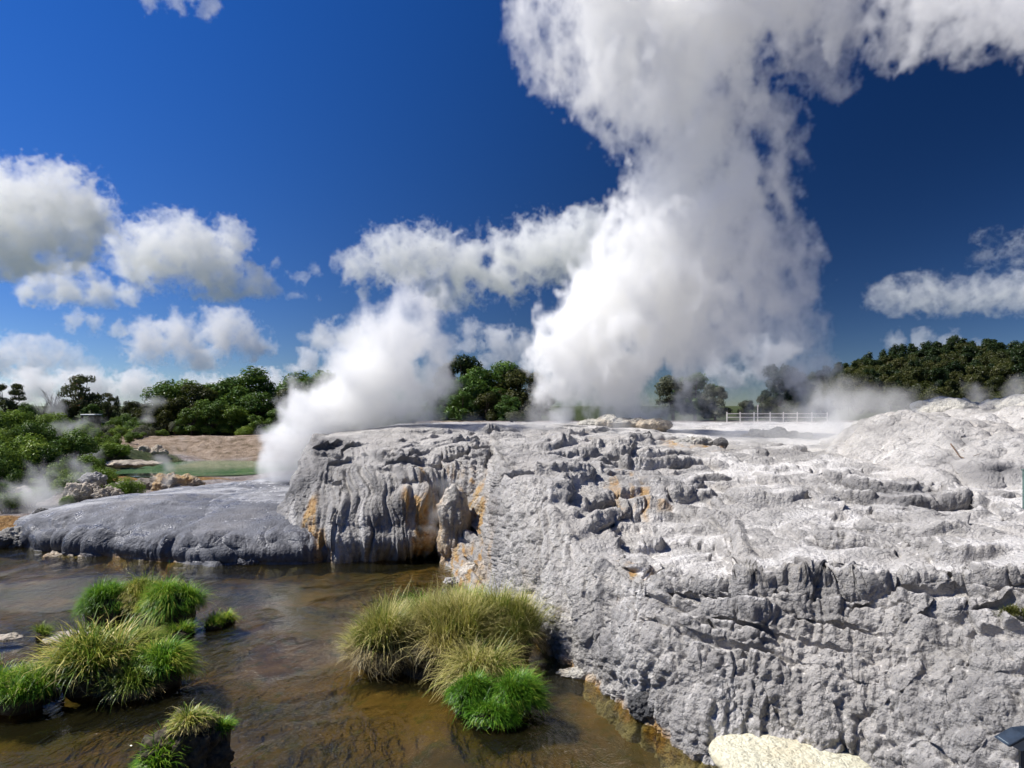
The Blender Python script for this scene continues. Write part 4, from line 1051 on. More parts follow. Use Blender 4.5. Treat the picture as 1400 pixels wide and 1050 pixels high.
_protos = {}
def plant(name, kind, variant, mat, X, Y, h, label, cat, group=None, w=1.0, z=None, seed=0):
    key = (kind, variant, mat.name)
    if key not in _protos:
        base = (kind, variant)
        if base not in _protos:
            _protos[base] = make_tree_meshes(kind, hash_seed(kind, variant))
        tr, cr = _protos[base]
        cr = cr.copy(); cr.materials.append(mat)
        _protos[key] = (tr, cr)
    tr, cr = _protos[key]
    if z is None: z = float(ground_z(np.array([X]), np.array([Y]))[0])
    o = empty(name, (X, Y, z - 0.05), label, cat, group, rz=(seed * 2.399) % 6.283)
    o.scale = (h * w, h * w, h)
    link("trunk" if kind not in ('shrub',) else "stem", tr, None, o)
    link("crown" if kind not in ('shrub',) else "foliage", cr, None, o)
    return o
def hash_seed(k, v):
    return {'round': 100, 'gum': 200, 'pine': 300, 'slim': 400, 'bare': 500, 'shrub': 600}[k] + v

def tree_px(name, kind, variant, mat, px, top, Y, label, cat="tree", group=None, w=1.0, seed=0, z=None):
    """tree whose top reaches a photo row at distance Y"""
    X = at(px, Y)
    zz = float(ground_z(np.array([X]), np.array([Y]))[0]) if z is None else z
    return plant(name, kind, variant, mat, X, Y, zat(top, Y) - zz, label, cat, group, w, zz, seed)

G1 = "evergreen trees behind the hot pool"
for i, (px, top, Y, w, mt, lab) in enumerate((
        (238, 524, 108, 0.95, M_TREE, "broad dark evergreen at the open end of the grove behind the pool"),
        (268, 528, 104, 0.85, M_OLIVE, "olive-tinted evergreen second in the pool grove"),
        (298, 524, 112, 0.9, M_TREE, "shaded evergreen just before the tallest of the pool grove"),
        (332, 508, 108, 0.95, M_TREE, "tallest round-topped evergreen of the grove behind the pool"),
        (318, 560, 100, 0.9, M_SHRUB, "low leafy green tree in front of the tallest evergreen"),
        (352, 540, 103, 0.9, M_TREE, "mid-height evergreen leaning on the tallest one"),
        (376, 524, 110, 0.9, M_TREE, "blackish evergreen before the slope of trees into the steam"),
        (402, 538, 103, 0.95, M_OLIVE, "olive evergreen at the edge of the leaning steam plume"),
        (425, 512, 108, 0.95, M_TREE, "tall evergreen half swallowed by the leaning steam plume"),
        (452, 516, 112, 0.9, M_TREE, "evergreen showing over the steam plume's shoulder"),
        (262, 560, 98, 0.9, M_SHRUB, "low bright tree at the foot of the olive-tinted evergreen"),
        (225, 552, 101, 0.9, M_OLIVE, "low olive tree at the grove's open end by the steam puff"),
        (290, 552, 100, 0.9, M_TREE, "low dark tree tucked before the shaded evergreen"),
        (384, 562, 99, 0.9, M_TREE, "low dark tree before the blackish evergreen"),
        (350, 572, 97, 0.9, M_SHRUB, "small leafy tree at the grove's foot by the tan bank"))):
    tree_px("evergreen_tree", 'round', i % 4, mt, px, top - 7, Y, lab, group=G1, w=w * 1.45, seed=i + 1)
G2 = "evergreen trees between the steam plumes"
for i, (px, top, Y, w, mt, lab) in enumerate((
        (632, 488, 112, 0.8, M_PINE, "dark pointed evergreen topping the grove between the plumes"),
        (612, 520, 108, 0.85, M_TREE, "dark evergreen emerging from the leaning plume's edge"),
        (650, 508, 104, 0.9, M_TREE, "leafy mid-green evergreen below the dark pointed one"),
        (682, 500, 106, 0.95, M_TREE, "round evergreen in the centre of the grove between the plumes"),
        (712, 506, 104, 0.95, M_OLIVE, "grey-green evergreen fading into the tall geyser plume"),
        (665, 540, 98, 0.9, M_OLIVE, "low evergreen in front of the grove between the plumes"),
        (738, 535, 100, 0.9, M_GREYSHRUB, "pale low tree veiled by the tall geyser plume"),
        (590, 560, 100, 0.8, M_LIME, "low yellow-green bush at the grove's foot by the plume"),
        (632, 540, 99, 0.9, M_TREE, "low dark tree under the dark pointed evergreen"),
        (698, 545, 97, 0.9, M_TREE, "low dark tree under the round evergreen between the plumes"))):
    tree_px("evergreen_tree", 'round', (i + 1) % 4, mt, px, top - 7, Y, lab, group=G2, w=w * 1.45, seed=i + 21, z=4.4)
for i, (px, top, Y, w, k, mt, lab) in enumerate((
        (920, 512, 100, 1.0, 'round', M_GREYSHRUB, "greyish round tree veiled by steam, further from the fence"),
        (950, 506, 104, 1.0, 'round', M_TREE, "rounded dark tree veiled by steam behind the vent mounds"),
        (978, 522, 100, 0.9, 'round', M_GREYSHRUB, "dim tree thinning into steam beside the rounded dark one"),
        (1066, 497, 106, 0.75, 'round', M_PINE, "broad dark tree rising behind the white fence"),
        (1086, 499, 108, 0.75, 'pine', M_PINE, "narrow dark conifer beside the broad tree behind the fence"),
        (1048, 538, 98, 1.1, 'round', M_OLIVE, "brownish low tree behind the white fence"),
        (1098, 548, 96, 1.1, 'round', M_OLIVE, "olive low tree at the fence's misty end"),
        (1022, 545, 100, 0.9, 'round', M_GREYSHRUB, "misty low tree where the white fence begins"),
        (1075, 552, 92, 1.2, 'shrub', M_OLIVE, "brown-olive hedge bush just behind the fence rails"))):
    tree_px("steam_side_tree", k, i % 3, mt, px, top, Y, lab, group="trees behind the white fence and vents", w=w * 1.2, seed=i + 41, z=4.7)
# far left
FL = "scattered trees of the far shrubland"
for i, (px, top, Y, w, k, mt, lab) in enumerate((
        (112, 510, 120, 0.95, 'gum', M_GUM, "tall open-crowned tree with reddish leaves over the shrubland"),
        (10, 520, 105, 0.95, 'gum', M_GUM, "open-crowned tree with drooping top over the thickest shrubs"),
        (72, 528, 112, 0.9, 'bare', M_GREYSHRUB, "bare twiggy grey tree beside the tall reddish one"),
        (58, 545, 110, 1.0, 'bare', M_GREYSHRUB, "smaller twiggy bare tree in drifting steam"),
        (148, 534, 135, 0.8, 'gum', M_GUM, "thin see-through tree right of the tall reddish one"),
        (160, 540, 170, 0.75, 'pine', M_PINE, "small bluish conifer far behind the shelter roof"),
        (142, 548, 150, 1.0, 'round', M_PINE, "dark distant tree behind the shelter roof"),
        (180, 546, 130, 1.2, 'round', M_OLIVE, "wide olive tree between the shelter and the pool grove"),
        (200, 549, 126, 1.1, 'round', M_OLIVE, "olive tree with steam rising before it"),
        (92, 545, 118, 1.0, 'round', M_GUM, "dull brownish tree under the tall reddish one"),
        (125, 550, 116, 1.0, 'round', M_TREE, "dark bushy tree at the tall reddish one's foot"),
        (38, 548, 100, 1.0, 'round', M_TREE, "dark bushy tree behind the thickest shrubs"))):
    tree_px("shrubland_tree", k, i % 3, mt, px, top, Y, lab, group=FL, w=w, seed=i + 61)
# shrubs on the left bank: kind by colour
rng = np.random.default_rng(77)
cnt = 0
def shrub(px, py, Y, h, k, w=1.0, label=None, group=None):
    global cnt
    cnt += 1
    X = at(px, Y)
    z = float(ground_z(np.array([X]), np.array([Y]))[0])
    col, mt = (("leafy mid-green", M_SHRUB), ("dark green", M_TREE), ("fresh yellow-green", M_LIME), ("greyish", M_GREYSHRUB))[k]
    where = ("in the front of the scrub, above the misty bank" if Y < 55 else "in the thick of the scrub behind its front row" if Y < 73 else
             "at the scrub's far side, towards the tan bank" if Y < 95 else "on the flat at the pool grove's foot" if px > 205 else "below the tall reddish tree and the shelter")
    plant("bank_shrub", 'shrub', cnt % 4, mt, X, Y, h, label or "%s shrub %s" % (col, where), "shrub", None if label else "%s shrubs %s" % (col, where.split(',')[0]), w, z, cnt)
for row, (Y, px0, px1, n, h, ks) in enumerate(((47, -60, 95, 9, 2.6, (0, 1, 0, 0)), (52, -70, 120, 10, 3.2, (0, 1, 0, 2)), (58, -80, 130, 11, 3.6, (1, 0, 0, 1)), (66, -80, 150, 11, 3.2, (0, 0, 1, 2)),
                                               (70, 60, 175, 10, 2.4, (0, 1, 2, 0)), (75, -90, 165, 13, 3.0, (0, 1, 3, 0)), (80, 40, 185, 12, 2.6, (0, 2, 0, 3)), (85, -90, 190, 15, 2.6, (0, 1, 0, 3)), (89, 125, 200, 9, 2.2, (0, 0, 3, 2)), (93, 120, 230, 12, 2.2, (0, 3, 3, 2)), (98, -80, 260, 20, 2.6, (0, 1, 3, 3)), (101, 200, 470, 22, 2.6, (1, 0, 3, 2)), (107, -80, 240, 18, 3.0, (1, 0, 3, 1)), (118, -60, 240, 16, 3.4, (1, 0, 1, 1)))):
    for i in range(n):
        px = px0 + (px1 - px0) * (i + 0.5 + rng.uniform(-0.35, 0.35)) / n
        hh = h * 0.82 * rng.uniform(0.6, 1.25) * (1.25 if px < 40 and Y < 70 else 1.0) * (0.6 if px > 120 and Y < 90 else 1.0)
        shrub(px, 0, Y * rng.uniform(0.97, 1.03), hh, ks[int(rng.integers(0, 4))], rng.uniform(0.85, 1.25))
for (px, Y, h, k, w, lab) in ((172, 43.5, 1.7, 2, 1.15, "round lime-green bush alone on the rim below the pool"),
                              (140, 50, 2.0, 2, 1.1, "yellow-green bush above the jagged pinkish outcrop"),
                              (92, 39.5, 1.1, 2, 1.0, "small green bush beside the jagged pinkish outcrop"),
                              (150, 66, 1.9, 2, 1.6, "wide yellow-green bush at the edge of the pale shelf"),
                              (108, 46, 2.0, 0, 1.3, "bushy green shrub where the scrub meets bare rock"),
                              (40, 40.5, 1.6, 2, 1.3, "pale yellow-green bush low on the misty bank"),
                              (10, 38.5, 1.5, 0, 1.2, "reddish-stemmed shrub at the misty bank's water side"),
                              (-25, 39.5, 2.2, 1, 1.2, "dark shrub leaning over the bank's ragged rocks"),
                              (335, 95, 1.8, 2, 1.3, "round lime bush on the crest of the tan bank"),
                              (375, 96, 1.6, 2, 1.7, "spreading lime bush on the tan bank by the steam"),
                              (700, 88, 1.8, 3, 1.5, "low grey-green bush behind the terrace crest"),
                              (565, 92, 1.8, 2, 1.6, "lime bush at the terrace crest behind the leaning plume")):
    shrub(px, 0, Y, h, k, w, lab, None)
# forest hill on the right
rng = np.random.default_rng(99)
LOOK = {('pine', 'foliage_pine'): "narrow dark conifer", ('slim', 'foliage_pine'): "slender near-black tree with bare lower stem", ('round', 'foliage_olive'): "round-crowned olive-brown tree",
        ('slim', 'foliage_olive'): "slender olive tree with bare lower stem", ('round', 'foliage_dark'): "round-crowned fresh green tree", ('round', 'foliage_pine'): "round-crowned near-black tree", ('shrub', 'foliage_olive'): "low spreading olive bush"}
def forest(n, Ya, Yb, pxa, pxb, kinds, hs, where, name):
    for i in range(n):
        Y = rng.uniform(Ya, Yb); px = pxa + (pxb - pxa) * (i + rng.uniform(-0.4, 1.4)) / n
        kind, mt = kinds[int(rng.integers(0, len(kinds)))]
        look = LOOK[(kind, mt.name)]
        plant(name if kind != 'pine' else "conifer_tree", kind, int(rng.integers(0, 3)), mt, at(px, Y), Y, rng.uniform(*hs), "%s %s" % (look, where), "bush" if kind == 'shrub' else "tree", "%s group %s" % (look.split(' with')[0], where), rng.uniform(0.85, 1.25), None, i)
forest(88, 330, 390, 1128, 1450, (('pine', M_PINE), ('pine', M_PINE), ('pine', M_PINE), ('slim', M_PINE)), (12, 22), "on the forest hill's skyline", "hill_tree")
forest(64, 285, 325, 1110, 1450, (('slim', M_PINE), ('pine', M_PINE), ('slim', M_OLIVE)), (12, 18), "just below the forest hill's skyline", "hill_tree")
forest(50, 235, 280, 1100, 1460, (('round', M_OLIVE), ('slim', M_OLIVE), ('slim', M_PINE)), (11, 15), "halfway up the forest hill", "hill_tree")
forest(44, 180, 230, 1090, 1470, (('round', M_OLIVE), ('slim', M_OLIVE), ('slim', M_PINE)), (9, 13), "low on the forest hill", "hill_tree")
forest(28, 130, 175, 1090, 1480, (('slim', M_OLIVE), ('slim', M_OLIVE), ('shrub', M_OLIVE)), (6, 9), "at the hill's foot behind the white mound", "hill_tree")
print("plants", round(time.time() - T0, 1))

# ------------------------------------------------------------------ built things
def box_mesh(name, boxes, bev=0.0):
    bm = bmesh.new()
    for (cx, cy, cz, sx, sy, sz) in boxes:
        r = bmesh.ops.create_cube(bm, size=1.0)
        bmesh.ops.scale(bm, vec=(sx, sy, sz), verts=r['verts']); bmesh.ops.translate(bm, vec=(cx, cy, cz), verts=r['verts'])
    if bev: bmesh.ops.bevel(bm, geom=list(bm.edges), offset=bev, segments=1, affect='EDGES')
    me = bpy.data.meshes.new(name); bm.to_mesh(me); bm.free()
    return me
FY = 78.0
fence = empty("rail_fence", (at(1068, FY), FY, zat(577, FY)), "white post and rail fence on the plateau in front of dark trees", "fence")
posts = [994, 1012, 1031, 1053, 1071, 1090, 1110, 1131]
pm = box_mesh("post", [(0, 0, 0.55, 0.11, 0.11, 1.25)], 0.012); pm.materials.append(M_FENCE)
for p in posts:
    o = link("post", pm, None, fence, loc=(at(p, FY) - fence.location.x, 0, 0.0))
for z in (0.98, 0.55):
    for a, b in zip(posts[:-1], posts[1:]):
        xa, xb = at(a, FY) - fence.location.x, at(b, FY) - fence.location.x
        link("rail", box_mesh("rail", [((xa + xb) / 2, 0, z, abs(xb - xa) - 0.12, 0.05, 0.09)]), M_FENCE, fence)
mk = empty("marker_pole", (at(1036, 79.5), 79.5, zat(577, 79.5)), "thin white marker pole standing behind the fence", "pole")
link("shaft", box_mesh("shaft", [(0, 0, 0.9, 0.07, 0.07, 2.0)]), M_FENCE, mk)
link("sign_plate", box_mesh("sign_plate", [(0, -0.06, 1.95, 0.22, 0.03, 0.22)]), M_FENCE, mk)
# shelter among the far shrubs
sx, sy = at(125, 104), 104.0
gz = float(ground_z(np.array([sx]), np.array([sy]))[0])
sh = empty("shelter_hut", (sx, sy, gz), "small shelter with pale flat roof among dark trees", "hut")
hz = zat(567, sy) - gz
link("roof", box_mesh("roof", [(0, 0, hz, 2.2, 2.0, 0.18)], 0.03), M_ROOF, sh)
for dx in (-0.9, 0.9):
    for dy in (-0.8, 0.8):
        link("post", box_mesh("post", [(dx, dy, hz / 2, 0.1, 0.1, hz - 0.1)]), M_BARK, sh)
link("back_wall", box_mesh("back_wall", [(0, 0.85, hz / 2, 1.7, 0.06, hz - 0.2)]), M_BARK, sh)
# floodlight box at the right foot of the terrace
def prism(name, outline, depth):
    """outline in x,z extruded along y"""
    n = len(outline)
    v = [(x, 0, z) for x, z in outline] + [(x, depth, z) for x, z in outline]
    f = [tuple(range(n)), tuple(range(2 * n - 1, n - 1, -1))] + [(i, n + i, n + (i + 1) % n, (i + 1) % n)[::-1] for i in range(n)]
    me = bpy.data.meshes.new(name); me.from_pydata(v, [], f); me.update()
    bm = bmesh.new(); bm.from_mesh(me); bmesh.ops.recalc_face_normals(bm, faces=bm.faces[:]); bmesh.ops.bevel(bm, geom=list(bm.edges), offset=0.006, segments=2, affect='EDGES'); bm.to_mesh(me); bm.free()
    return me
LY = 9.4
s = LY / FPX
lamp = empty("floodlight", (at(1385, LY), LY, zat(1062, LY)), "dark blue hooded floodlight on a short post at the terrace foot", "floodlight")
def LP(px, py): return ((px - 1385) * s * 0.8 + 0.06, (1062 - py) * s * 0.8 + 0.09)
link("housing", prism("housing", [LP(1369, 1017), LP(1393, 1030), LP(1412, 1024), LP(1420, 1004), LP(1397, 1006)], 0.22), M_LAMPFACE, lamp)
hood = link("hood", prism("hood", [LP(1366, 1019), LP(1396, 1002), LP(1424, 999), LP(1424, 1003), LP(1398, 1007), LP(1371, 1021)], 0.28), M_LAMP, lamp, loc=(0, -0.03, 0))
link("post", box_mesh("post", [(LP(1402, 0)[0], 0.1, -0.4, 0.06, 0.06, 1.5)], 0.008), M_LAMP, lamp)
pl = empty("sign_post", (at(1401, 20.0), 20.0, zat(735, 20.0)), "thin grey-green post standing on the white flats", "post")
link("shaft", box_mesh("shaft", [(0, 0, 0.9, 0.09, 0.09, 2.2)], 0.01), M_POLE, pl)
link("cap", box_mesh("cap", [(0, 0, 2.03, 0.13, 0.13, 0.05)], 0.01), M_POLE, pl)
# moss and dry weeds on the terrace end
for i, (px, py, Y, r, lab) in enumerate(((1392, 845, 12.35, 0.30, "olive moss cushion under the mossy terrace end's lip"), (1398, 905, 11.75, 0.34, "olive moss cushion halfway down the mossy terrace end"), (1390, 965, 11.1, 0.28, "lowest olive moss cushion above the floodlight"))):
    rt = empty("moss_cushion", (at(px, Y), Y, zat(py, Y)), lab, "moss")
    v, q, t_ = blades(np.random.default_rng(500 + i), 1100, r, r * 0.8, length=0.13, width=0.012, lean=1.0, droop=0.5, dome=0.14, tint=(0.1, 1.0))
    me = mesh_np("fronds", v, q); set_color(me, np.stack([t_] * 3, -1)); o = link("fronds", me, M_MOSS, rt); o["kind"] = "stuff"
# dead wood
def branch(pts, r, label, seed):
    rng_ = np.random.default_rng(seed)
    P = [Vector(p) for p in pts]
    segs = []
    for i in range(len(P) - 1):
        n = 4
        for k in range(n):
            a = P[i].lerp(P[i + 1], k / n); b = P[i].lerp(P[i + 1], (k + 1) / n)
            t = (i * n + k) / ((len(P) - 1) * n)
            segs.append((a, b, r * (1 - 0.6 * t), r * (1 - 0.6 * (t + 1 / (n * (len(P) - 1))))))
    v, f = limb_mesh(segs)
    root = empty("dead_branch", P[0], label, "branch")
    o = link("stem", mesh_np("stem", v - np.array(P[0]), f), M_WOOD, root)
    tw = []
    for k in range(3):
        a = P[0].lerp(P[-1], 0.3 + 0.2 * k); tw.append((a - P[0], a - P[0] + Vector((rng_.uniform(-0.3, 0.3), rng_.uniform(-0.2, 0.2), rng_.uniform(0.05, 0.25))), r * 0.4, r * 0.15))
        v, f = limb_mesh([tw[-1]], 5); link("twig", mesh_np("twig", v, f), M_WOOD, root)
def PP(px, py, Y): return (at(px, Y), Y, zat(py, Y))
branch([PP(1300, 607, 31.6), PP(1312, 624, 29.8), PP(1335, 634, 28.6), PP(1366, 643, 27.6)], 0.035, "bent dead branch lying across the white mound", 1)
branch([PP(1268, 789, 15.0), PP(1282, 782, 15.0), PP(1305, 776, 15.6)], 0.018, "short reddish dead stick on the terrace lip", 2)
branch([PP(1235, 782, 16.2), PP(1255, 785, 15.6), PP(1268, 790, 15.0)], 0.012, "thin pale stick on the white shelf above the lip", 3)
branch([PP(1345, 770, 15.4), PP(1372, 765, 15.2), PP(1400, 770, 14.6)], 0.02, "dark driftwood stick beside the terrace's mossy end", 4)
branch([PP(1372, 855, 12.9), PP(1380, 880, 12.5), PP(1388, 895, 12.2)], 0.012, "thin brown twig hanging on the mossy terrace end", 5)
branch([PP(62, 955, 15.6), PP(80, 962, 15.3), PP(90, 960, 15.2)], 0.02, "pale dead stick poking from the mud bank at the water", 6)

# ------------------------------------------------------------------ steam and clouds: real volumes
def vol_object(name, dens, lo, hi, mat):
    """a density grid as a fog volume (the grid's values ride on a vertex list and a Volume Cube reads them)"""
    for ax in range(3):
        sl = [slice(None)] * 3
        for e in (0, -1):
            sl[ax] = e; dens[tuple(sl)] = 0
    nx, ny, nz = dens.shape; n = nx * ny * nz
    me = bpy.data.meshes.new(name); me.vertices.add(n)
    a = me.attributes.new('d', 'FLOAT', 'POINT'); a.data.foreach_set('value', dens.astype(np.float32).ravel(order='F'))
    co = np.empty((n, 3), np.float32); co[:] = lo; co[1::2] = hi
    me.vertices.foreach_set('co', co.ravel())
    o = link(name, me, mat)
    g = bpy.data.node_groups.new(name, 'GeometryNodeTree')
    g.interface.new_socket('Geometry', in_out='INPUT', socket_type='NodeSocketGeometry')
    g.interface.new_socket('Geometry', in_out='OUTPUT', socket_type='NodeSocketGeometry')
    N, L = g.nodes.new, g.links.new
    gi, go, pos, sep = N('NodeGroupInput'), N('NodeGroupOutput'), N('GeometryNodeInputPosition'), N('ShaderNodeSeparateXYZ')
    L(pos.outputs[0], sep.inputs[0])
    def m(op, a, b=None):
        nd = N('ShaderNodeMath'); nd.operation = op
        for i, v in enumerate((a, b)):
            if v is None: continue
            if isinstance(v, (int, float)): nd.inputs[i].default_value = v
            else: L(v, nd.inputs[i])
        return nd.outputs[0]
    idx, mul = None, 1
    for k, c in enumerate((nx, ny, nz)):
        t = m('ROUND', m('DIVIDE', m('SUBTRACT', sep.outputs[k], float(lo[k])), float(hi[k] - lo[k]) / (c - 1)))
        t = m('MINIMUM', m('MAXIMUM', t, 0), c - 1)
        f = N('FunctionNodeFloatToInt'); L(t, f.inputs[0])
        im = N('FunctionNodeIntegerMath'); im.operation = 'MULTIPLY'; L(f.outputs[0], im.inputs[0]); im.inputs[1].default_value = mul
        if idx is None: idx = im.outputs[0]
        else:
            ia = N('FunctionNodeIntegerMath'); ia.operation = 'ADD'; L(idx, ia.inputs[0]); L(im.outputs[0], ia.inputs[1]); idx = ia.outputs[0]
        mul *= c
    na = N('GeometryNodeInputNamedAttribute'); na.data_type = 'FLOAT'; na.inputs[0].default_value = 'd'
    si = N('GeometryNodeSampleIndex'); si.data_type = 'FLOAT'; si.domain = 'POINT'
    L(gi.outputs[0], si.inputs['Geometry']); L(na.outputs[0], [s for s in si.inputs if s.name == 'Value' and s.enabled][0]); L(idx, si.inputs['Index'])
    vc = N('GeometryNodeVolumeCube'); L([s for s in si.outputs if s.enabled][0], vc.inputs['Density'])
    vc.inputs['Min'].default_value = lo; vc.inputs['Max'].default_value = hi
    for ax, c in zip('XYZ', (nx, ny, nz)): vc.inputs['Resolution ' + ax].default_value = c
    sm = N('GeometryNodeSetMaterial'); sm.inputs['Material'].default_value = mat; L(vc.outputs[0], sm.inputs[0]); L(sm.outputs[0], go.inputs[0])
    md = o.modifiers.new('density', 'NODES'); md.node_group = g
    return o

def mat_vapour(name, density, aniso=0.0):
    t = NT(name)
    pv = t.n('ShaderNodeVolumePrincipled')
    pv.inputs['Color'].default_value = (1.0, 0.997, 0.985, 1)
    pv.inputs['Density'].default_value = density
    pv.inputs['Anisotropy'].default_value = aniso
    t.l(pv.outputs[0], t.out.inputs['Volume'])
    return t.m

def band(shape, vox, scale, rng, rise=1.0):
    F = np.fft.rfftn(rng.standard_normal(shape).astype(np.float32))
    fx = np.fft.fftfreq(shape[0], vox)[:, None, None]; fy = np.fft.fftfreq(shape[1], vox)[None, :, None]; fz = np.fft.rfftfreq(shape[2], vox)[None, None, :]
    k = np.sqrt(fx * fx + fy * fy + fz * fz * rise * rise) * scale
    F *= np.exp(-(np.log(k + 1e-6) ** 2) / (2 * 0.35 ** 2))
    r = np.fft.irfftn(F, s=shape).astype(np.float32)
    return r / r.std()

def vapour(name, blobs, Y0, vox, mat, label, seed, depth=1.0, amp=0.55, scales=(9, 4.5, 2.2, 1.1), gain=2.4, hard=1.6, flat=None, pad=1.25, zmin=None, yshift=0.0, wisp=0.0, gains=0.6, patchy=0.0, cut=0.0, rise=1.0):
    """blobs: (photo column, row, radius in pixels, weight[, dY]) placed at distance Y0"""
    rng = np.random.default_rng(seed)
    s = Y0 / FPX
    C = np.array([(at(b[0], Y0), Y0 + (b[4] if len(b) > 4 else 0.0), zat(b[1], Y0), b[2] * s, b[3]) for b in blobs])
    r = C[:, 3]
    lo = (C[:, :3] - (r * pad)[:, None]).min(0); hi = (C[:, :3] + (r * pad)[:, None]).max(0)
    cy_, hy = (lo[1] + hi[1]) / 2, (hi[1] - lo[1]) / 2
    lo[1], hi[1] = cy_ - hy * depth, cy_ + hy * depth
    if zmin is not None: lo[2] = max(lo[2], zmin)
    shape = tuple(int(max(8, round((h - l) / vox))) for l, h in zip(lo, hi))
    X, Y, Z = np.meshgrid(*[np.linspace(l, h, k, dtype=np.float32) for l, h, k in zip(lo, hi, shape)], indexing='ij')
    fld = np.full(shape, -1.0, np.float32); wsum = np.zeros(shape, np.float32); wt = np.zeros(shape, np.float32)
    for x, y, z, rr, w in C:
        d = 1 - np.sqrt(((X - x) / rr) ** 2 + ((Y - y) / (rr * depth)) ** 2 + ((Z - z) / rr) ** 2)
        np.maximum(fld, d, out=fld)
        e = np.exp(np.clip(d, -2, 1) * 4.0)
        wsum += e; wt += e * w
    wt /= wsum
    nz = 0; a = 1.0
    for sc in scales:
        nz = nz + a * (0.80 - np.abs(band(shape, vox, sc * s * 10, rng, rise)))
        a *= gains
    d = fld * gain + nz * amp * (1 + 1.1 * (1 - wt) * patchy) - 0.45 * (1 - wt) * patchy
    if cut: d = d - 4.0 * np.clip(-fld - cut, 0, 1)          # no stray specks away from the body
    if flat is not None:
        zb = zat(flat, Y0)
        d = d - 2.5 * ss(0.0, 1.0, (zb - Z) / (22 * s))
    dens = np.clip(d * hard * (1 - 0.55 * (1 - wt) * min(patchy, 1)), 0, 1)
    if wisp: dens = dens * np.clip(0.5 + wisp * band(shape, vox, 14 * s * 10, rng), 0.0, 1.0)
    dens *= wt
    o = vol_object(name, dens.astype(np.float32), tuple(map(float, lo)), tuple(map(float, hi)), mat)
    return tag(o, label, None, None, 'stuff')

V_STEAM = mat_vapour("steam", 0.9)
V_MIST = mat_vapour("mist", 0.30)
vapour("geyser_steam", [
    (768, 568, 20, 1), (764, 530, 32, 1), (776, 488, 46, 1), (793, 448, 50, 1), (862, 564, 34, .9), (850, 505, 62, 1), (860, 428, 82, .9), (905, 560, 22, .3),
    (902, 382, 88, .85), (950, 440, 76, .6), (928, 332, 84, .8), (956, 262, 80, .85), (965, 195, 80, .78), (925, 118, 92, .55), (850, 92, 70, .46), (775, 65, 54, .4), (728, 25, 42, .32),
    (830, 20, 92, .55), (950, 30, 110, .6), (950, -40, 115, .6), (1060, 0, 80, .55), (1150, 25, 55, .5), (1240, 20, 55, .5), (1330, 12, 55, .45), (1420, 5, 60, .45), (1130, 85, 40, .3), (1050, 175, 38, .34), (1062, 240, 34, .3), (1010, 285, 48, .55), (1012, 232, 40, .7),
    (1022, 350, 70, .5), (1060, 405, 52, .42), (1078, 460, 44, .36), (1100, 515, 36, .38), (1130, 556, 26, .36), (1005, 455, 58, .3), (985, 520, 40, .08), (935, 545, 34, .10), (1040, 560, 30, .12)],
    52.0, 0.20, V_STEAM, "towering white geyser steam column leaning over the terrace", 1, depth=0.8, amp=0.88, gain=2.3, hard=2.4, pad=1.5, zmin=4.3, scales=(12, 6.5, 3.4, 1.7, 0.75), gains=0.68, patchy=1.3, cut=0.38, rise=1.45)
vapour("vent_steam", [
    (362, 668, 26, .8), (378, 640, 36, .9), (400, 612, 44, 1), (430, 580, 50, 1), (470, 550, 62, 1), (515, 515, 75, 1), (550, 470, 62, .75), (572, 430, 45, .45), (590, 520, 34, .9), (560, 555, 42, .8),
    (500, 585, 42, .8), (540, 590, 24, .3), (600, 480, 30, .7), (560, 405, 30, .35)],
    42.0, 0.14, V_STEAM, "leaning white steam plume from the vent behind the apron", 2, depth=0.8, amp=0.65, gain=2.4, hard=1.7, zmin=1.0, scales=(11, 5.5, 2.6, 1.3, 0.65), gains=0.66, patchy=1.2, cut=0.4, rise=1.2)
vapour("drifting_mist", [
    (1040, 592, 28, .6), (1000, 600, 30, .5), (1090, 600, 45, .7), (1140, 585, 45, .9), (1180, 565, 38, .8), (1225, 558, 28, .6), (1140, 552, 34, .7), (940, 588, 22, .4), (1020, 590, 30, .35), (700, 583, 18, .3), (650, 580, 18, .3), (740, 575, 26, .5), (840, 588, 22, .4), (1160, 620, 40, .6), (1200, 645, 30, .4)],
    41.0, 0.26, V_MIST, "thin white mist drifting along the plateau before the fence", 3, depth=1.6, amp=0.6, gain=1.8, hard=1.0, zmin=3.6)
for i, (bl, Y, lab) in enumerate((
        ([(105, 612, 26, .8), (118, 595, 22, .7), (95, 635, 22, .7), (85, 590, 18, .5)], 62, "faint steam wisp over the scrub's middle"),
        ([(60, 675, 36, 1), (30, 690, 34, 1), (95, 655, 26, .7), (5, 700, 30, .8), (75, 640, 20, .4)], 38.5, "low steam drifting over the misty bank"),
        ([(60, 545, 14, .8), (68, 558, 16, .9), (78, 568, 12, .8)], 98, "white steam puff under the bare twiggy trees"),
        ([(206, 560, 14, .9), (212, 548, 12, .8), (200, 570, 10, .8)], 97, "white steam puff at the grove's open end"),
        ([(228, 655, 8, 1), (232, 640, 10, .9), (225, 625, 14, .6), (240, 612, 14, .5)], 47, "thin steam thread rising by the rust-brown bank step"),
        ([(1330, 545, 20, .5), (1390, 535, 22, .5), (1290, 548, 18, .4)], 70, "faint steam haze before the forest hill"),
        ([(590, 735, 16, .7), (600, 700, 16, .7), (610, 665, 16, .5), (660, 800, 14, .4), (630, 805, 12, .4)], 29.3, "faint steam curling from the terrace alcove"))):
    vapour("steam_wisp", bl, Y, Y / FPX * 3.0, mat_vapour("wisp%d" % i, 0.9 / (Y / 62.0) * (0.3 if i in (5, 6) else 0.38 if i == 1 else 0.55)), lab, 40 + i, depth=0.8, amp=0.8, gain=1.5, hard=0.9)

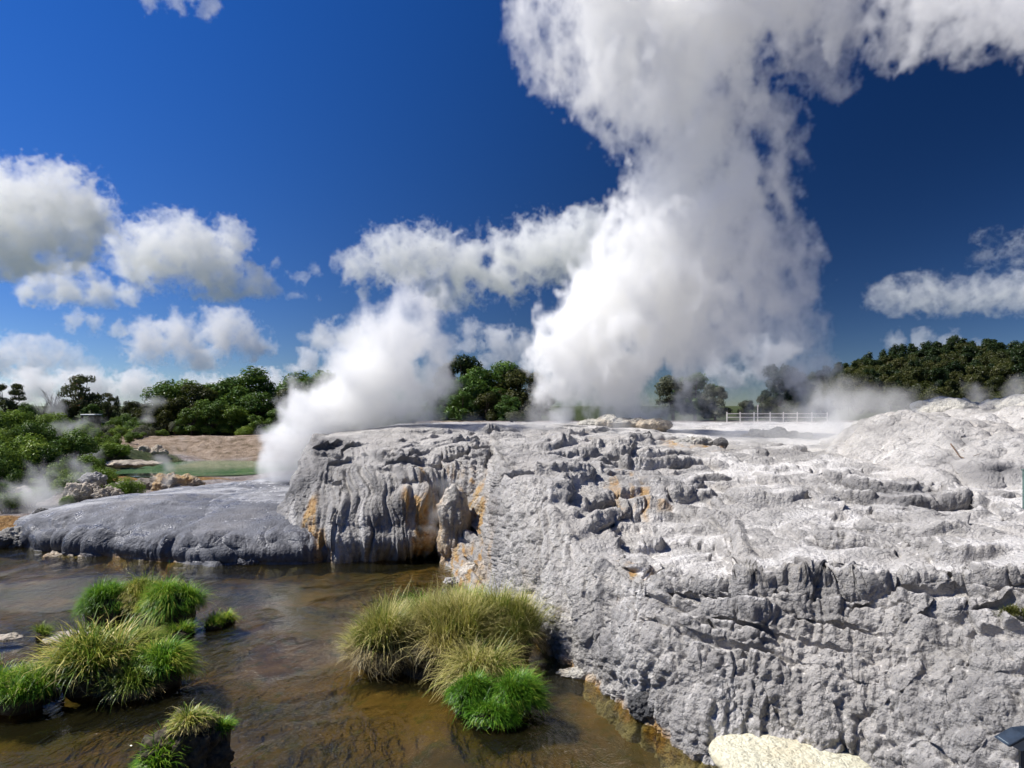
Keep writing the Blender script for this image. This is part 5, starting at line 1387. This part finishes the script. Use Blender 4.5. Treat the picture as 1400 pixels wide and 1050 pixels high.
# fair-weather clouds
V_CLOUD = {}
def cloud(blobs, label, seed, base=None, alt=900.0, Y=None, dens=1.0, amp=0.92, gain=2.0, vox_px=2.1, shrink=0.86, **kw):
    rows = [b[1] for b in blobs]
    bottom = base if base is not None else max(b[1] + b[2] * 0.6 for b in blobs)
    Yd = Y or min(alt * FPX / max(HOR - bottom, 22), 24000)
    s = Yd / FPX
    blobs = [(b[0], b[1], b[2] * shrink, b[3]) for b in blobs]
    vapour("cloud", blobs, Yd, s * vox_px, mat_vapour("cloud%d" % seed, 0.035 / s * dens), label, seed, depth=1.0, amp=amp, gain=gain, scales=(7, 3.6, 1.9, 1.0, 0.55), flat=base, hard=2.6, gains=0.72, **kw)
cloud([(20, 290, 60, 1), (75, 285, 58, 1), (110, 290, 42, 1), (35, 335, 45, 1), (0, 350, 40, .9), (-30, 290, 60, 1), (95, 330, 40, .8)], "big bright cumulus with grey belly over the scrub", 101, base=378)
cloud([(195, 345, 45, 1), (240, 340, 48, 1), (280, 350, 42, 1), (315, 325, 26, 1), (345, 385, 25, .9), (300, 385, 32, 1), (180, 355, 30, 1), (370, 395, 14, .7), (380, 360, 9, .5)], "long cumulus with a trailing tail beside the big one", 102, base=412)
cloud([(60, 392, 28, 1), (100, 388, 30, 1), (140, 398, 24, 1), (175, 405, 16, .9), (35, 400, 16, .9)], "small flat cumulus under the big grey-bellied one", 103, base=417)
cloud([(200, 468, 30, 1), (245, 460, 34, 1), (300, 455, 36, 1), (340, 468, 26, 1), (375, 482, 12, .9), (270, 480, 30, 1)], "cumulus hanging right above the pool grove", 104, base=500)
cloud([(95, 436, 16, .9), (130, 444, 14, .9), (160, 450, 12, .8), (105, 430, 12, .8)], "small ragged cloud strip above the horizon bank", 105, base=457)
cloud([(490, 365, 26, .9), (540, 350, 38, 1), (590, 355, 42, 1), (640, 370, 42, 1), (690, 365, 42, 1), (740, 345, 46, 1), (790, 335, 48, 1), (600, 400, 30, .9), (465, 360, 14, .6), (820, 380, 40, 1), (495, 402, 10, .7)], "long cumulus bridging between the two steam plumes", 106, base=425)
cloud([(440, 460, 18, .9), (480, 458, 26, 1), (510, 470, 26, 1), (415, 462, 10, .7)], "small cumulus beside the leaning plume's head", 107, base=485)
cloud([(420, 495, 20, 1), (400, 500, 12, .9), (455, 500, 20, 1), (490, 505, 20, 1)], "little round cloud low over the grove", 108, base=517)
cloud([(640, 450, 18, .8), (680, 470, 26, .9), (640, 468, 16, .8), (715, 475, 20, .9), (670, 492, 20, .9), (700, 495, 20, .9)], "broken small clouds low between the plumes", 109, base=505)
cloud([(1215, 410, 26, .7), (1260, 402, 30, .8), (1310, 404, 26, .8), (1360, 402, 28, .8), (1400, 400, 28, .8), (1345, 382, 16, .6), (1440, 400, 28, .8)], "grey-white cloud bank above the forest hill", 110, base=432, dens=0.7)
cloud([(1225, 468, 16, .8), (1260, 465, 18, .8), (1300, 470, 16, .7), (1335, 474, 10, .6)], "small low cloud just over the hill's skyline", 111, base=484, dens=0.7)
cloud([(200, 0, 14, .8), (240, 2, 16, .9), (285, 8, 18, .9), (270, -10, 20, .9)], "cloud shred high in open blue sky", 112, dens=0.8, Y=1500)
cloud([(413, 382, 9, .6), (428, 366, 7, .5), (402, 402, 6, .5)], "cloud crumbs drifting off the long cumulus's tail", 116, amp=1.5, gain=1.6, vox_px=1.5, pad=2.0, dens=0.8)
cloud([(664, 312, 8, .5), (655, 316, 6, .4)], "single tiny cloud crumb in open blue above the bridging cumulus", 117, amp=1.5, gain=1.6, vox_px=1.5, pad=2.0, dens=0.7)
cloud([(1395, 345, 14, .6), (1345, 345, 9, .5), (1420, 340, 16, .6)], "small grey cloud crumbs above the hill's cloud bank", 118, amp=1.5, gain=1.6, vox_px=1.5, pad=2.0, dens=0.6)
cloud([(1050, 490, 30, .9), (1030, 475, 20, .8), (1075, 480, 22, .9), (980, 500, 24, .9), (1000, 520, 20, .9)], "bright cloud low behind the fence trees", 113, base=525)
cloud([(20, 475, 22, .8), (60, 480, 24, .8), (0, 490, 28, .9), (95, 488, 18, .7), (40, 500, 26, .9), (110, 505, 20, .7), (-30, 480, 30, .8)], "layered cloud low over the scrub", 114, base=517)
cloud([(x, 532 + 7 * math.sin(x * 0.09) + 6 * (k % 3), 20 + 6 * math.sin(x * 0.21), 1) for k, x in enumerate(range(-30, 420, 22))], "long white cloud bank along the horizon", 115, base=553, Y=20000, shrink=1.0, dens=1.5)
print("volumes", round(time.time() - T0, 1))
